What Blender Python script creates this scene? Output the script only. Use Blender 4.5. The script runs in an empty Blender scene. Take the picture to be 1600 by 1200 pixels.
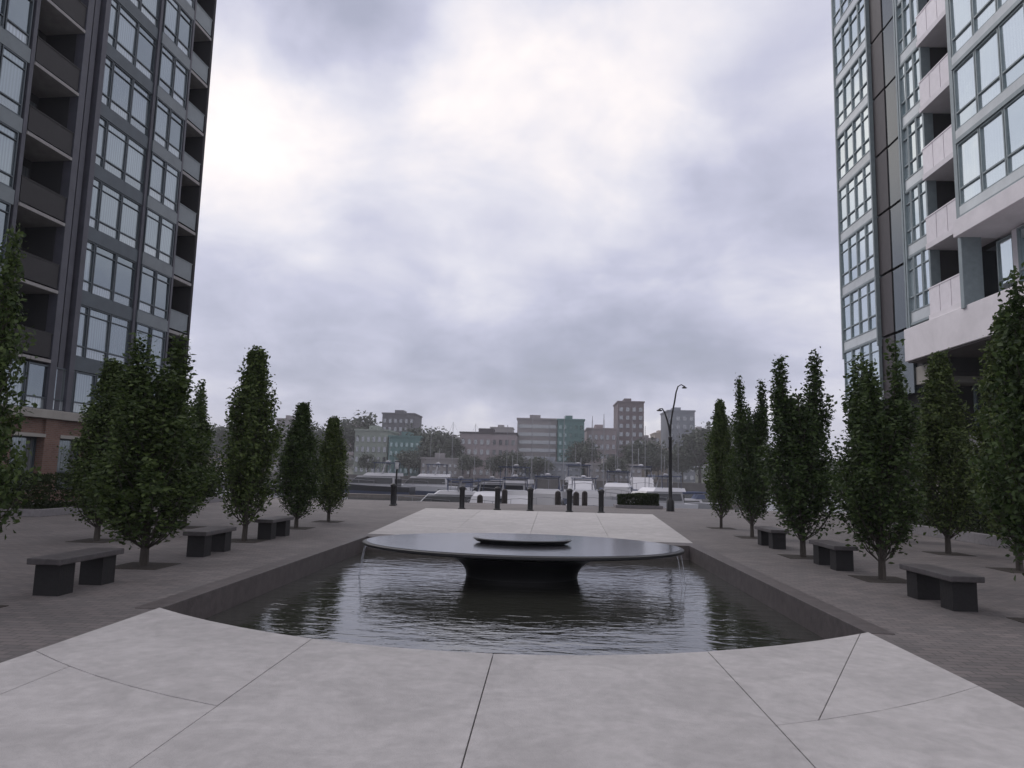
import bpy, bmesh, math, random
import numpy as np
from mathutils import Vector, Matrix

S = bpy.context.scene
COL = S.collection
R = math.radians

# ------------------------------------------------------------------ camera
F_PX, EYE = 1130.0, 1.65
roll = R(1.1)
a = np.array([50 / F_PX, -142 / F_PX, -1.0]); a /= np.linalg.norm(a)
u = np.array([math.sin(roll), math.cos(roll), 0.0]); u -= u.dot(a) * a; u /= np.linalg.norm(u)
xr = np.cross(a, u)
CM = np.array([xr, a, u])
cam_d = bpy.data.cameras.new('camera')
cam_d.sensor_width = 36.0
cam_d.lens = 36.0 * F_PX / 1600.0
cam_d.clip_start = 0.1
cam_d.clip_end = 6000
cam = bpy.data.objects.new('camera', cam_d)
COL.objects.link(cam)
mw = Matrix.Identity(4)
for i in range(3):
    for j in range(3):
        mw[i][j] = CM[i, j]
mw[2][3] = EYE
cam.matrix_world = mw
S.camera = cam

# ------------------------------------------------------------------ colour management
S.view_settings.view_transform = 'Standard'
S.view_settings.look = 'None'
S.view_settings.gamma = 1.0
S.view_settings.exposure = 0.18
S.view_settings.use_curve_mapping = False
S.render.engine = 'CYCLES'
S.cycles.max_bounces = 6
S.cycles.use_denoising = True


def pix_dir(px, py):
    d = CM @ np.array([(px - 800) / F_PX, -(py - 600) / F_PX, -1.0])
    return d / np.linalg.norm(d)


# ------------------------------------------------------------------ sky: overcast, Nishita behind a broken cloud deck
SUN_EL, SUN_AZ = R(45), R(-50)          # a veiled sun ahead and to the left of the camera, behind the cloud
W = bpy.data.worlds.new('World')
S.world = W
W.use_nodes = True
nt = W.node_tree
nt.nodes.clear()


def N(tree, typ, **kw):
    n = tree.nodes.new(typ)
    for k, v in kw.items():
        setattr(n, k, v)
    return n


def LK(tree, o, i):
    tree.links.new(o, i)


def MATH(tree, op, x, y=None, clamp=False):
    n = N(tree, 'ShaderNodeMath', operation=op, use_clamp=clamp)
    for k, v in enumerate((x, y)):
        if v is None:
            continue
        if isinstance(v, (int, float)):
            n.inputs[k].default_value = v
        else:
            LK(tree, v, n.inputs[k])
    return n.outputs[0]


def world_sky():
    out = N(nt, 'ShaderNodeOutputWorld')
    sky = N(nt, 'ShaderNodeTexSky', sky_type='NISHITA', sun_disc=False)
    sky.sun_elevation = SUN_EL
    sky.sun_rotation = SUN_AZ
    bg1 = N(nt, 'ShaderNodeBackground')
    bg1.inputs[1].default_value = 0.10
    LK(nt, sky.outputs[0], bg1.inputs[0])
    tc = N(nt, 'ShaderNodeTexCoord')
    sep = N(nt, 'ShaderNodeSeparateXYZ')
    LK(nt, tc.outputs['Generated'], sep.inputs[0])
    z = MATH(nt, 'MAXIMUM', sep.outputs[2], 0.0)
    den = MATH(nt, 'ADD', z, 0.30)
    cb = N(nt, 'ShaderNodeCombineXYZ')
    LK(nt, MATH(nt, 'DIVIDE', sep.outputs[0], den), cb.inputs[0])
    LK(nt, MATH(nt, 'DIVIDE', sep.outputs[1], den), cb.inputs[1])

    def noise(scale, detail, rough, off, dist=0.0):
        mp = N(nt, 'ShaderNodeMapping')
        mp.inputs['Location'].default_value = off
        LK(nt, cb.outputs[0], mp.inputs[0])
        n = N(nt, 'ShaderNodeTexNoise')
        n.inputs['Scale'].default_value = scale
        n.inputs['Detail'].default_value = detail
        n.inputs['Roughness'].default_value = rough
        n.inputs['Distortion'].default_value = dist
        LK(nt, mp.outputs[0], n.inputs[0])
        return n.outputs[0]
    n1 = noise(1.9, 8, 0.55, (3.1, 1.7, 0), 0.3)
    n2 = noise(4.2, 8, 0.56, (0.4, 7.2, 2), 0.5)
    v = MATH(nt, 'ADD', MATH(nt, 'MULTIPLY', MATH(nt, 'SUBTRACT', n1, 0.5), 0.80),
             MATH(nt, 'MULTIPLY', MATH(nt, 'SUBTRACT', n2, 0.5), 0.42))
    # large masses of the cloud deck, each by its own direction and spread
    masses = [((960, 90), 8, 0.17), ((1010, 215), 5, 0.26), ((690, 135), 5, 0.20), ((820, 160), 4.5, 0.06), ((395, 180), 6.5, 0.33),
              ((560, 35), 7, -0.48), ((870, 0), 4, -0.20), ((1220, 290), 8, -0.18), ((1270, 40), 5, -0.10),
              ((860, 575), 6, -0.30), ((1040, 570), 6, -0.24), ((680, 580), 6, -0.24), ((500, 560), 6, -0.16), ((1200, 540), 6, -0.14), ((350, 560), 5, -0.10),
              ((740, 668), 2.6, 0.30), ((1020, 672), 2.6, 0.36), ((1190, 640), 3, 0.16), ((590, 575), 2.5, 0.12), ((1150, 415), 3, 0.14), ((710, 420), 2.6, 0.12)]
    nrm = N(nt, 'ShaderNodeVectorMath', operation='NORMALIZE')
    LK(nt, tc.outputs['Generated'], nrm.inputs[0])
    wob = N(nt, 'ShaderNodeVectorMath', operation='MULTIPLY_ADD')
    nv = N(nt, 'ShaderNodeTexNoise')
    nv.inputs['Scale'].default_value = 9
    nv.inputs['Detail'].default_value = 4
    LK(nt, nrm.outputs[0], nv.inputs[0])
    LK(nt, nv.outputs[1], wob.inputs[0])
    wob.inputs[1].default_value = (0.16, 0.16, 0.16)
    sub = N(nt, 'ShaderNodeVectorMath', operation='ADD')
    LK(nt, nrm.outputs[0], sub.inputs[0])
    sub.inputs[1].default_value = (-0.08, -0.08, -0.08)
    LK(nt, sub.outputs[0], wob.inputs[2])
    for (px, py), deg, w in masses:
        d = pix_dir(px, py)
        dt = N(nt, 'ShaderNodeVectorMath', operation='DISTANCE')
        LK(nt, wob.outputs[0], dt.inputs[0])
        dt.inputs[1].default_value = tuple(d)
        q = MATH(nt, 'DIVIDE', dt.outputs['Value'], math.sin(R(deg)))
        g = MATH(nt, 'EXPONENT', MATH(nt, 'MULTIPLY', MATH(nt, 'MULTIPLY', q, q), -1.0))
        v = MATH(nt, 'ADD', v, MATH(nt, 'MULTIPLY', g, w))
    # an overcast sky brightens from horizon to zenith
    v = MATH(nt, 'ADD', v, MATH(nt, 'MULTIPLY', z, 0.26))
    v = MATH(nt, 'ADD', v, 0.575)
    rp = N(nt, 'ShaderNodeValToRGB')
    e = rp.color_ramp.elements
    e[0].position = 0.0
    e[0].color = (0.27, 0.295, 0.355, 1)
    e[1].position = 1.0
    e[1].color = (1.10, 1.02, 0.985, 1)
    for p, c in ((0.30, (0.41, 0.425, 0.54, 1)), (0.52, (0.58, 0.585, 0.72, 1)), (0.72, (0.78, 0.77, 0.85, 1))):
        el = e.new(p)
        el.color = c
    LK(nt, v, rp.inputs[0])
    bg2 = N(nt, 'ShaderNodeBackground')
    LK(nt, rp.outputs[0], bg2.inputs[0])
    bg2.inputs[1].default_value = 0.95
    mix = N(nt, 'ShaderNodeMixShader')
    mix.inputs[0].default_value = 0.93
    LK(nt, bg1.outputs[0], mix.inputs[1])
    LK(nt, bg2.outputs[0], mix.inputs[2])
    LK(nt, mix.outputs[0], out.inputs[0])


world_sky()

sun_d = bpy.data.lights.new('sun', 'SUN')
sun_d.energy = 0.9
sun_d.angle = R(35)
sun_d.color = (1.0, 0.95, 0.92)
sun = bpy.data.objects.new('sun', sun_d)
COL.objects.link(sun)
sdir = Vector((math.sin(SUN_AZ) * math.cos(SUN_EL), math.cos(SUN_AZ) * math.cos(SUN_EL), math.sin(SUN_EL)))
sun.rotation_euler = sdir.to_track_quat('Z', 'Y').to_euler()


# ------------------------------------------------------------------ helpers
class MB:
    """collects simple shapes into one mesh"""

    def __init__(s):
        s.v, s.f, s.m = [], [], []

    def add(s, vs, fs, mi=0):
        b = len(s.v)
        s.v += [tuple(p) for p in vs]
        s.f += [tuple(i + b for i in f) for f in fs]
        s.m += [mi] * len(fs)
        return s

    def box(s, x0, x1, y0, y1, z0, z1, mi=0):
        vs = [(x0, y0, z0), (x1, y0, z0), (x1, y1, z0), (x0, y1, z0), (x0, y0, z1), (x1, y0, z1), (x1, y1, z1), (x0, y1, z1)]
        return s.add(vs, [(0, 3, 2, 1), (4, 5, 6, 7), (0, 1, 5, 4), (1, 2, 6, 5), (2, 3, 7, 6), (3, 0, 4, 7)], mi)

    def prism(s, pts, z0, z1, mi=0):
        n = len(pts)
        vs = [(x, y, z0) for x, y in pts] + [(x, y, z1) for x, y in pts]
        fs = [tuple(range(n - 1, -1, -1)), tuple(range(n, 2 * n))]
        fs += [(i, (i + 1) % n, n + (i + 1) % n, n + i) for i in range(n)]
        return s.add(vs, fs, mi)

    def lathe(s, prof, n=24, c=(0, 0, 0), sx=1.0, sy=1.0, mi=0, caps=True):
        vs, fs = [], []
        for r, z in prof:
            for k in range(n):
                t = 2 * math.pi * k / n
                vs.append((c[0] + r * sx * math.cos(t), c[1] + r * sy * math.sin(t), c[2] + z))
        for j in range(len(prof) - 1):
            for k in range(n):
                k2 = (k + 1) % n
                fs.append((j * n + k, j * n + k2, (j + 1) * n + k2, (j + 1) * n + k))
        if caps:
            fs.append(tuple(range(n - 1, -1, -1)))
            fs.append(tuple((len(prof) - 1) * n + k for k in range(n)))
        return s.add(vs, fs, mi)

    def tube(s, pts, rad, n=7, mi=0):
        pts = [Vector(p) for p in pts]
        rs = rad if isinstance(rad, (list, tuple)) else [rad] * len(pts)
        vs, fs = [], []
        for i, p in enumerate(pts):
            t = (pts[min(i + 1, len(pts) - 1)] - pts[max(i - 1, 0)]).normalized()
            ref = Vector((1, 0, 0)) if abs(t.x) < 0.8 else Vector((0, 1, 0))
            e1 = t.cross(ref).normalized()
            e2 = t.cross(e1)
            for k in range(n):
                q = 2 * math.pi * k / n
                vs.append(p + (e1 * math.cos(q) + e2 * math.sin(q)) * rs[i])
        for j in range(len(pts) - 1):
            for k in range(n):
                k2 = (k + 1) % n
                fs.append((j * n + k, j * n + k2, (j + 1) * n + k2, (j + 1) * n + k))
        fs.append(tuple(range(n)))
        fs.append(tuple((len(pts) - 1) * n + k for k in range(n - 1, -1, -1)))
        return s.add(vs, fs, mi)

    def mesh(s, name, mats, smooth=False):
        me = bpy.data.meshes.new(name)
        me.from_pydata(s.v, [], s.f)
        for m in (mats if isinstance(mats, (list, tuple)) else [mats]):
            me.materials.append(m)
        me.polygons.foreach_set('material_index', s.m)
        bm = bmesh.new()
        bm.from_mesh(me)
        bmesh.ops.recalc_face_normals(bm, faces=bm.faces)
        bm.to_mesh(me)
        bm.free()
        if smooth:
            me.polygons.foreach_set('use_smooth', [True] * len(me.polygons))
            me.set_sharp_from_angle(angle=R(38))
        return me

    def build(s, name, mats, parent=None, smooth=False, bevel=0.0, loc=None):
        o = put(name, s.mesh(name, mats, smooth), parent, loc)
        if bevel:
            b = o.modifiers.new('bevel', 'BEVEL')
            b.width = bevel
            b.segments = 2
            b.limit_method = 'ANGLE'
        return o


def put(name, me, parent=None, loc=None, rot=None):
    o = bpy.data.objects.new(name, me)
    COL.objects.link(o)
    if parent:
        o.parent = parent
    if loc is not None:
        o.location = loc
    if rot is not None:
        o.rotation_euler = rot
    return o


def tag(o, label=None, cat=None, group=None, kind=None):
    if label: o['label'] = label
    if cat: o['category'] = cat
    if group: o['group'] = group
    if kind: o['kind'] = kind
    return o


def thing(name, label, cat, loc=(0, 0, 0), rz=0.0, group=None):
    o = bpy.data.objects.new(name, None)
    COL.objects.link(o)
    o.location = loc
    o.rotation_euler = (0, 0, rz)
    o.empty_display_size = 0.3
    return tag(o, label, cat, group)


def dup(root, loc, rz=0.0, scale=None, label=None):
    c = root.copy()
    COL.objects.link(c)
    c.location = loc
    c.rotation_euler = (0, 0, rz)
    if scale is not None:
        c.scale = scale if isinstance(scale, tuple) else (scale,) * 3
    if label: c['label'] = label
    for ch in list(root.children):
        d = ch.copy()
        COL.objects.link(d)
        d.parent = c
        for g in list(ch.children):
            e = g.copy()
            COL.objects.link(e)
            e.parent = d
    return c


# ------------------------------------------------------------------ materials
def mat(name, col, rough=0.6, metal=0.0, var=0.0, vscale=4.0, bump=0.0, bscale=30.0, spec=0.5, rnd=0.0,
        detail=5.0, stretch=None, ior=None, coat=0.0, stain=0.0, sscale=0.7):
    m = bpy.data.materials.new(name)
    m.use_nodes = True
    t = m.node_tree
    b = t.nodes['Principled BSDF']
    b.inputs['Roughness'].default_value = rough
    b.inputs['Metallic'].default_value = metal
    b.inputs['Specular IOR Level'].default_value = spec
    b.inputs['Coat Weight'].default_value = coat
    b.inputs['Coat Roughness'].default_value = 0.04
    if ior: b.inputs['IOR'].default_value = ior
    tc = N(t, 'ShaderNodeTexCoord')
    mp = N(t, 'ShaderNodeMapping')
    LK(t, tc.outputs['Object'], mp.inputs[0])
    if stretch: mp.inputs['Scale'].default_value = stretch
    rgb = N(t, 'ShaderNodeRGB')
    rgb.outputs[0].default_value = (*col, 1)
    c = rgb.outputs[0]

    def mul(c, fac):
        v = N(t, 'ShaderNodeVectorMath', operation='SCALE')
        LK(t, c, v.inputs[0])
        LK(t, fac, v.inputs['Scale'])
        return v.outputs[0]
    if var:
        n = N(t, 'ShaderNodeTexNoise')
        n.inputs['Scale'].default_value = vscale
        n.inputs['Detail'].default_value = detail
        n.inputs['Roughness'].default_value = 0.62
        LK(t, mp.outputs[0], n.inputs[0])
        mr = N(t, 'ShaderNodeMapRange')
        mr.inputs[1].default_value, mr.inputs[2].default_value = 0.3, 0.7
        mr.inputs[3].default_value, mr.inputs[4].default_value = 1 - var, 1 + var
        LK(t, n.outputs[0], mr.inputs[0])
        c = mul(c, mr.outputs[0])
    if stain:
        n = N(t, 'ShaderNodeTexNoise')
        n.inputs['Scale'].default_value = sscale
        n.inputs['Detail'].default_value = 7
        n.inputs['Roughness'].default_value = 0.7
        n.inputs['Distortion'].default_value = 1.2
        geo = N(t, 'ShaderNodeNewGeometry')
        LK(t, geo.outputs['Position'], n.inputs[0])
        mr = N(t, 'ShaderNodeMapRange')
        mr.inputs[1].default_value, mr.inputs[2].default_value = 0.40, 0.62
        mr.inputs[3].default_value, mr.inputs[4].default_value = 1 - stain, 1.0
        LK(t, n.outputs[0], mr.inputs[0])
        c = mul(c, mr.outputs[0])
    if rnd:
        oi = N(t, 'ShaderNodeObjectInfo')
        mr = N(t, 'ShaderNodeMapRange')
        mr.inputs[3].default_value, mr.inputs[4].default_value = 1 - rnd, 1 + rnd
        LK(t, oi.outputs['Random'], mr.inputs[0])
        c = mul(c, mr.outputs[0])
    LK(t, c, b.inputs['Base Color'])
    if bump:
        n = N(t, 'ShaderNodeTexNoise')
        n.inputs['Scale'].default_value = bscale
        n.inputs['Detail'].default_value = 6
        LK(t, mp.outputs[0], n.inputs[0])
        bp = N(t, 'ShaderNodeBump')
        bp.inputs['Strength'].default_value = bump
        bp.inputs['Distance'].default_value = 0.02
        LK(t, n.outputs[0], bp.inputs['Height'])
        LK(t, bp.outputs[0], b.inputs['Normal'])
    return m


def brick_mat(name, c1, c2, mortar, w, h, rough, msize=0.012, stain=0.0, rot90=False, vertical=False):
    m = bpy.data.materials.new(name)
    m.use_nodes = True
    t = m.node_tree
    b = t.nodes['Principled BSDF']
    b.inputs['Roughness'].default_value = rough
    geo = N(t, 'ShaderNodeNewGeometry')
    vec = geo.outputs['Position']
    if vertical:
        sp = N(t, 'ShaderNodeSeparateXYZ')
        LK(t, vec, sp.inputs[0])
        cb = N(t, 'ShaderNodeCombineXYZ')
        LK(t, MATH(t, 'ADD', sp.outputs[0], sp.outputs[1]), cb.inputs[0])
        LK(t, sp.outputs[2], cb.inputs[1])
        vec = cb.outputs[0]
    mp = N(t, 'ShaderNodeMapping')
    if rot90: mp.inputs['Rotation'].default_value = (0, 0, R(90))
    LK(t, vec, mp.inputs[0])
    br = N(t, 'ShaderNodeTexBrick')
    br.inputs['Color1'].default_value = (*c1, 1)
    br.inputs['Color2'].default_value = (*c2, 1)
    br.inputs['Mortar'].default_value = (*mortar, 1)
    br.inputs['Scale'].default_value = 1.0
    br.inputs['Brick Width'].default_value = w
    br.inputs['Row Height'].default_value = h
    br.inputs['Mortar Size'].default_value = msize
    br.inputs['Mortar Smooth'].default_value = 0.3
    LK(t, mp.outputs[0], br.inputs[0])
    n = N(t, 'ShaderNodeTexNoise')
    n.inputs['Scale'].default_value = 0.55
    n.inputs['Detail'].default_value = 8
    n.inputs['Roughness'].default_value = 0.68
    LK(t, geo.outputs['Position'], n.inputs[0])
    mr = N(t, 'ShaderNodeMapRange')
    mr.inputs[1].default_value, mr.inputs[2].default_value = 0.35, 0.68
    mr.inputs[3].default_value, mr.inputs[4].default_value = 1 - stain, 1 + stain * 0.6
    LK(t, n.outputs[0], mr.inputs[0])
    v = N(t, 'ShaderNodeVectorMath', operation='SCALE')
    LK(t, br.outputs[0], v.inputs[0])
    LK(t, mr.outputs[0], v.inputs['Scale'])
    LK(t, v.outputs[0], b.inputs['Base Color'])
    bp = N(t, 'ShaderNodeBump')
    bp.invert = True
    bp.inputs['Strength'].default_value = 0.5
    bp.inputs['Distance'].default_value = 0.006
    LK(t, br.outputs['Fac'], bp.inputs['Height'])
    LK(t, bp.outputs[0], b.inputs['Normal'])
    return m


def leaf_mat(name, dark, light, trans=0.3, rnd=0.0):
    m = bpy.data.materials.new(name)
    m.use_nodes = True
    t = m.node_tree
    b = t.nodes['Principled BSDF']
    out = t.nodes['Material Output']
    geo = N(t, 'ShaderNodeNewGeometry')
    rp = N(t, 'ShaderNodeValToRGB')
    e = rp.color_ramp.elements
    e[0].color = (*dark, 1)
    e[1].color = (*light, 1)
    LK(t, geo.outputs['Random Per Island'], rp.inputs[0])
    LK(t, rp.outputs[0], b.inputs['Base Color'])
    if rnd:
        oi = N(t, 'ShaderNodeObjectInfo')
        hs = N(t, 'ShaderNodeHueSaturation')
        a_ = N(t, 'ShaderNodeMapRange')
        a_.inputs[3].default_value, a_.inputs[4].default_value = 1 - rnd, 1 + rnd
        LK(t, oi.outputs['Random'], a_.inputs[0])
        h_ = N(t, 'ShaderNodeMapRange')
        h_.inputs[3].default_value, h_.inputs[4].default_value = 0.515, 0.48
        LK(t, oi.outputs['Random'], h_.inputs[0])
        LK(t, rp.outputs[0], hs.inputs['Color'])
        LK(t, a_.outputs[0], hs.inputs['Value'])
        LK(t, h_.outputs[0], hs.inputs['Hue'])
        LK(t, hs.outputs[0], b.inputs['Base Color'])
    b.inputs['Roughness'].default_value = 0.55 if rnd else 0.9
    b.inputs['Specular IOR Level'].default_value = 0.3 if rnd else 0.1
    tr = N(t, 'ShaderNodeBsdfTranslucent')
    LK(t, rp.outputs[0], tr.inputs[0])
    mx = N(t, 'ShaderNodeMixShader')
    mx.inputs[0].default_value = trans
    LK(t, b.outputs[0], mx.inputs[1])
    LK(t, tr.outputs[0], mx.inputs[2])
    LK(t, mx.outputs[0], out.inputs[0])
    return m


def water_mat(name, col, scale, strength, stretch=(1, 1, 1), rough=0.03, dist=0.03, ior=1.333):
    m = bpy.data.materials.new(name)
    m.use_nodes = True
    t = m.node_tree
    b = t.nodes['Principled BSDF']
    b.inputs['Base Color'].default_value = (*col, 1)
    b.inputs['Roughness'].default_value = rough
    b.inputs['IOR'].default_value = ior
    geo = N(t, 'ShaderNodeNewGeometry')
    mp = N(t, 'ShaderNodeMapping')
    mp.inputs['Scale'].default_value = stretch
    LK(t, geo.outputs['Position'], mp.inputs[0])
    n = N(t, 'ShaderNodeTexNoise')
    n.inputs['Scale'].default_value = scale
    n.inputs['Detail'].default_value = 3
    n.inputs['Roughness'].default_value = 0.5
    n.inputs['Distortion'].default_value = 0.4
    LK(t, mp.outputs[0], n.inputs[0])
    n2 = N(t, 'ShaderNodeTexNoise')
    n2.inputs['Scale'].default_value = scale * 0.3
    LK(t, mp.outputs[0], n2.inputs[0])
    h = MATH(t, 'ADD', n.outputs[0], MATH(t, 'MULTIPLY', n2.outputs[0], 1.2))
    bp = N(t, 'ShaderNodeBump')
    bp.inputs['Strength'].default_value = strength
    bp.inputs['Distance'].default_value = dist
    LK(t, h, bp.inputs['Height'])
    LK(t, bp.outputs[0], b.inputs['Normal'])
    return m


M = {}
M['concrete'] = mat('pale_concrete', (0.47, 0.45, 0.447), 0.78, var=0.10, vscale=9, detail=12, bump=0.35, bscale=90, stain=0.17, sscale=1.3, rnd=0.045)
M['bed'] = mat('joint_bed', (0.32, 0.31, 0.30), 0.95)
M['paver'] = brick_mat('brown_paver', (0.122, 0.112, 0.112), (0.175, 0.153, 0.150), (0.085, 0.08, 0.078), 0.22, 0.11, 0.8, 0.008, 0.22)
M['pave_far'] = brick_mat('grey_paver', (0.15, 0.14, 0.145), (0.19, 0.175, 0.18), (0.09, 0.085, 0.085), 0.4, 0.4, 0.8, 0.01, 0.2)
M['pool_stone'] = mat('pool_wall_stone', (0.078, 0.066, 0.066), 0.6, var=0.3, vscale=6, bump=0.2, bscale=25)
M['pool_floor'] = mat('pool_floor', (0.03, 0.032, 0.024), 0.8, var=0.3)
M['pool_water'] = water_mat('pool_water', (0.036, 0.037, 0.031), 4.2, 0.34, (0.7, 1.5, 1), 0.05, 0.035, 2.7)
M['bay'] = water_mat('bay_water', (0.03, 0.04, 0.045), 0.9, 0.4, (0.5, 1, 1), 0.08, 0.15)
M['granite'] = mat('black_granite', (0.009, 0.009, 0.011), 0.4, var=0.4, vscale=40, bump=0.05, bscale=12)
M['film'] = water_mat('water_film', (0.035, 0.035, 0.042), 5.0, 0.18, (1, 1, 1), 0.14, 0.010, 2.2)
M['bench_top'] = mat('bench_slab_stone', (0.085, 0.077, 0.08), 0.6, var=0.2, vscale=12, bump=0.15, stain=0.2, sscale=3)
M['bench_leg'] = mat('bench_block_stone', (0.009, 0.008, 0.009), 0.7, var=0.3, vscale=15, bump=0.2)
M['soil'] = mat('soil', (0.035, 0.028, 0.023), 0.95, var=0.4, vscale=20, bump=0.8, bscale=40)
M['kerb'] = mat('granite_kerb', (0.20, 0.19, 0.20), 0.7, var=0.15, vscale=10)
M['bark'] = mat('bark', (0.055, 0.047, 0.040), 0.9, var=0.35, vscale=14, bump=0.6, bscale=40, stretch=(1, 1, 0.25))
M['leaf'] = leaf_mat('hornbeam_leaf', (0.024, 0.046, 0.013), (0.085, 0.125, 0.034), 0.30, 0.28)
M['leaf_far'] = leaf_mat('far_leaf', (0.055, 0.065, 0.055), (0.11, 0.125, 0.10), 0.2)
M['leaf_hedge'] = leaf_mat('hedge_leaf', (0.015, 0.024, 0.010), (0.04, 0.055, 0.02), 0.2)
M['black_metal'] = mat('black_painted_metal', (0.009, 0.009, 0.011), 0.5, var=0.2)
M['lamp_pale'] = mat('lamp_lantern', (0.55, 0.55, 0.58), 0.4)
# tower materials
M['l_frame'] = mat('dark_blue_grey_metal', (0.056, 0.072, 0.083), 0.4, metal=0.3, var=0.15, vscale=2)
M['l_spandrel'] = mat('grey_spandrel', (0.12, 0.145, 0.155), 0.25, var=0.12, vscale=1.2, rnd=0.15)
M['l_slab'] = mat('grey_slab_edge', (0.27, 0.26, 0.255), 0.7, var=0.2, vscale=2)
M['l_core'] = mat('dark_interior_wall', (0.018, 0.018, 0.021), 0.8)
M['l_pier'] = mat('slate_pier', (0.055, 0.056, 0.072), 0.5, var=0.2, vscale=1.5)
M['brick'] = brick_mat('red_brown_brick', (0.145, 0.075, 0.055), (0.19, 0.105, 0.08), (0.16, 0.14, 0.125), 0.22, 0.075, 0.85, 0.01, 0.2, vertical=True)
M['stone'] = mat('beige_stone', (0.30, 0.285, 0.26), 0.75, var=0.12, vscale=2)
M['r_frame'] = mat('grey_green_metal', (0.22, 0.265, 0.275), 0.4, metal=0.2, var=0.12)
M['r_spandrel'] = mat('pale_green_spandrel', (0.56, 0.60, 0.61), 0.2, var=0.1, vscale=1.3, rnd=0.12)
M['r_white'] = mat('white_render', (0.74, 0.71, 0.735), 0.7, var=0.07, vscale=1.0, stain=0.08, sscale=0.5)
M['r_core'] = mat('dark_core_wall', (0.03, 0.03, 0.032), 0.8)  # near-black core wall set back behind the windows and balconies
M['r_notch'] = mat('dark_brown_panel', (0.03, 0.023, 0.025), 0.5, var=0.2)
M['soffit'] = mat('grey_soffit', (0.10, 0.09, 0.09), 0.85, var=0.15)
M['rail_white'] = mat('frosted_white_panel', (0.76, 0.72, 0.75), 0.35, var=0.06, rnd=0.06)
M['rail_dark'] = mat('smoked_glass_rail', (0.020, 0.018, 0.018), 0.35, spec=0.2, var=0.1)


def glass(name, dark, light, metal, tint, rough=0.05):
    """coated glazing over blinds: every pane object gets its own share of blind and dark room"""
    m = bpy.data.materials.new(name)
    m.use_nodes = True
    t = m.node_tree
    b = t.nodes['Principled BSDF']
    out = t.nodes['Material Output']
    oi = N(t, 'ShaderNodeObjectInfo')
    rp = N(t, 'ShaderNodeValToRGB')
    rp.color_ramp.interpolation = 'CONSTANT' if False else 'LINEAR'
    e = rp.color_ramp.elements
    e[0].color = (*dark, 1)
    e[1].color = (*light, 1)
    for p_, k_ in ((0.30, 0.12), (0.36, 0.62), (0.80, 0.80)):
        q_ = e.new(p_)
        q_.color = tuple(dark[c_] + (light[c_] - dark[c_]) * k_ for c_ in range(3)) + (1,)
    LK(t, oi.outputs['Random'], rp.inputs[0])
    tc = N(t, 'ShaderNodeTexCoord')
    ph = N(t, 'ShaderNodeCombineXYZ')
    LK(t, MATH(t, 'MULTIPLY', oi.outputs['Random'], 37.0), ph.inputs[1])
    wv = N(t, 'ShaderNodeTexWave')
    wv.bands_direction = 'Y'
    wv.inputs['Scale'].default_value = 2.2
    wv.inputs['Distortion'].default_value = 3.0
    wv.inputs['Detail'].default_value = 2
    mp = N(t, 'ShaderNodeMapping')
    mp.inputs['Scale'].default_value = (1, 1, 0.05)
    LK(t, tc.outputs['Object'], mp.inputs[0])
    LK(t, ph.outputs[0], mp.inputs['Location'])
    LK(t, mp.outputs[0], wv.inputs[0])
    mr = N(t, 'ShaderNodeMapRange')
    mr.inputs[3].default_value, mr.inputs[4].default_value = 0.75, 1.15
    LK(t, wv.outputs[1], mr.inputs[0])
    v = N(t, 'ShaderNodeVectorMath', operation='SCALE')
    LK(t, rp.outputs[0], v.inputs[0])
    LK(t, mr.outputs[0], v.inputs['Scale'])
    LK(t, v.outputs[0], b.inputs['Base Color'])
    b.inputs['Roughness'].default_value = 0.12
    b.inputs['Specular IOR Level'].default_value = 0.8
    n = N(t, 'ShaderNodeTexNoise')
    n.inputs['Scale'].default_value = 0.9
    geo = N(t, 'ShaderNodeNewGeometry')
    LK(t, geo.outputs['Position'], n.inputs[0])
    bp = N(t, 'ShaderNodeBump')
    bp.inputs['Strength'].default_value = 0.15
    bp.inputs['Distance'].default_value = 0.05
    LK(t, n.outputs[0], bp.inputs['Height'])
    g = N(t, 'ShaderNodeBsdfGlossy')
    g.inputs['Color'].default_value = (*tint, 1)
    g.inputs['Roughness'].default_value = rough
    LK(t, bp.outputs[0], g.inputs['Normal'])
    mx = N(t, 'ShaderNodeMixShader')
    mx.inputs[0].default_value = metal
    LK(t, b.outputs[0], mx.inputs[1])
    LK(t, g.outputs[0], mx.inputs[2])
    LK(t, mx.outputs[0], out.inputs[0])
    return m


M['l_glass'] = glass('smoky_glazing', (0.012, 0.016, 0.02), (0.22, 0.245, 0.26), 0.20, (0.75, 0.92, 1.0))
M['l_low'] = glass('light_lower_glazing', (0.08, 0.10, 0.11), (0.36, 0.39, 0.41), 0.20, (0.82, 0.95, 1.0))
M['r_glass'] = glass('silvery_glazing', (0.08, 0.11, 0.12), (0.48, 0.51, 0.52), 0.60, (0.86, 0.97, 1.0))
M['teal_dark'] = glass('dark_teal_glazing', (0.018, 0.03, 0.034), (0.035, 0.05, 0.054), 0.04, (0.75, 0.95, 1.0))
M['far_glass'] = glass('far_glazing', (0.05, 0.055, 0.065), (0.12, 0.13, 0.14), 0.15, (0.9, 0.95, 1.0))
M['teal_glass'] = glass('teal_glazing', (0.04, 0.10, 0.10), (0.07, 0.15, 0.15), 0.15, (0.8, 1.0, 1.0))

# ------------------------------------------------------------------ ground, paving, pool
XL, XR = -4.40, 3.60
WATER_Z = -2.2


def arc(x):
    return 6.84 + 0.098 * (x + 0.4) ** 2


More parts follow.
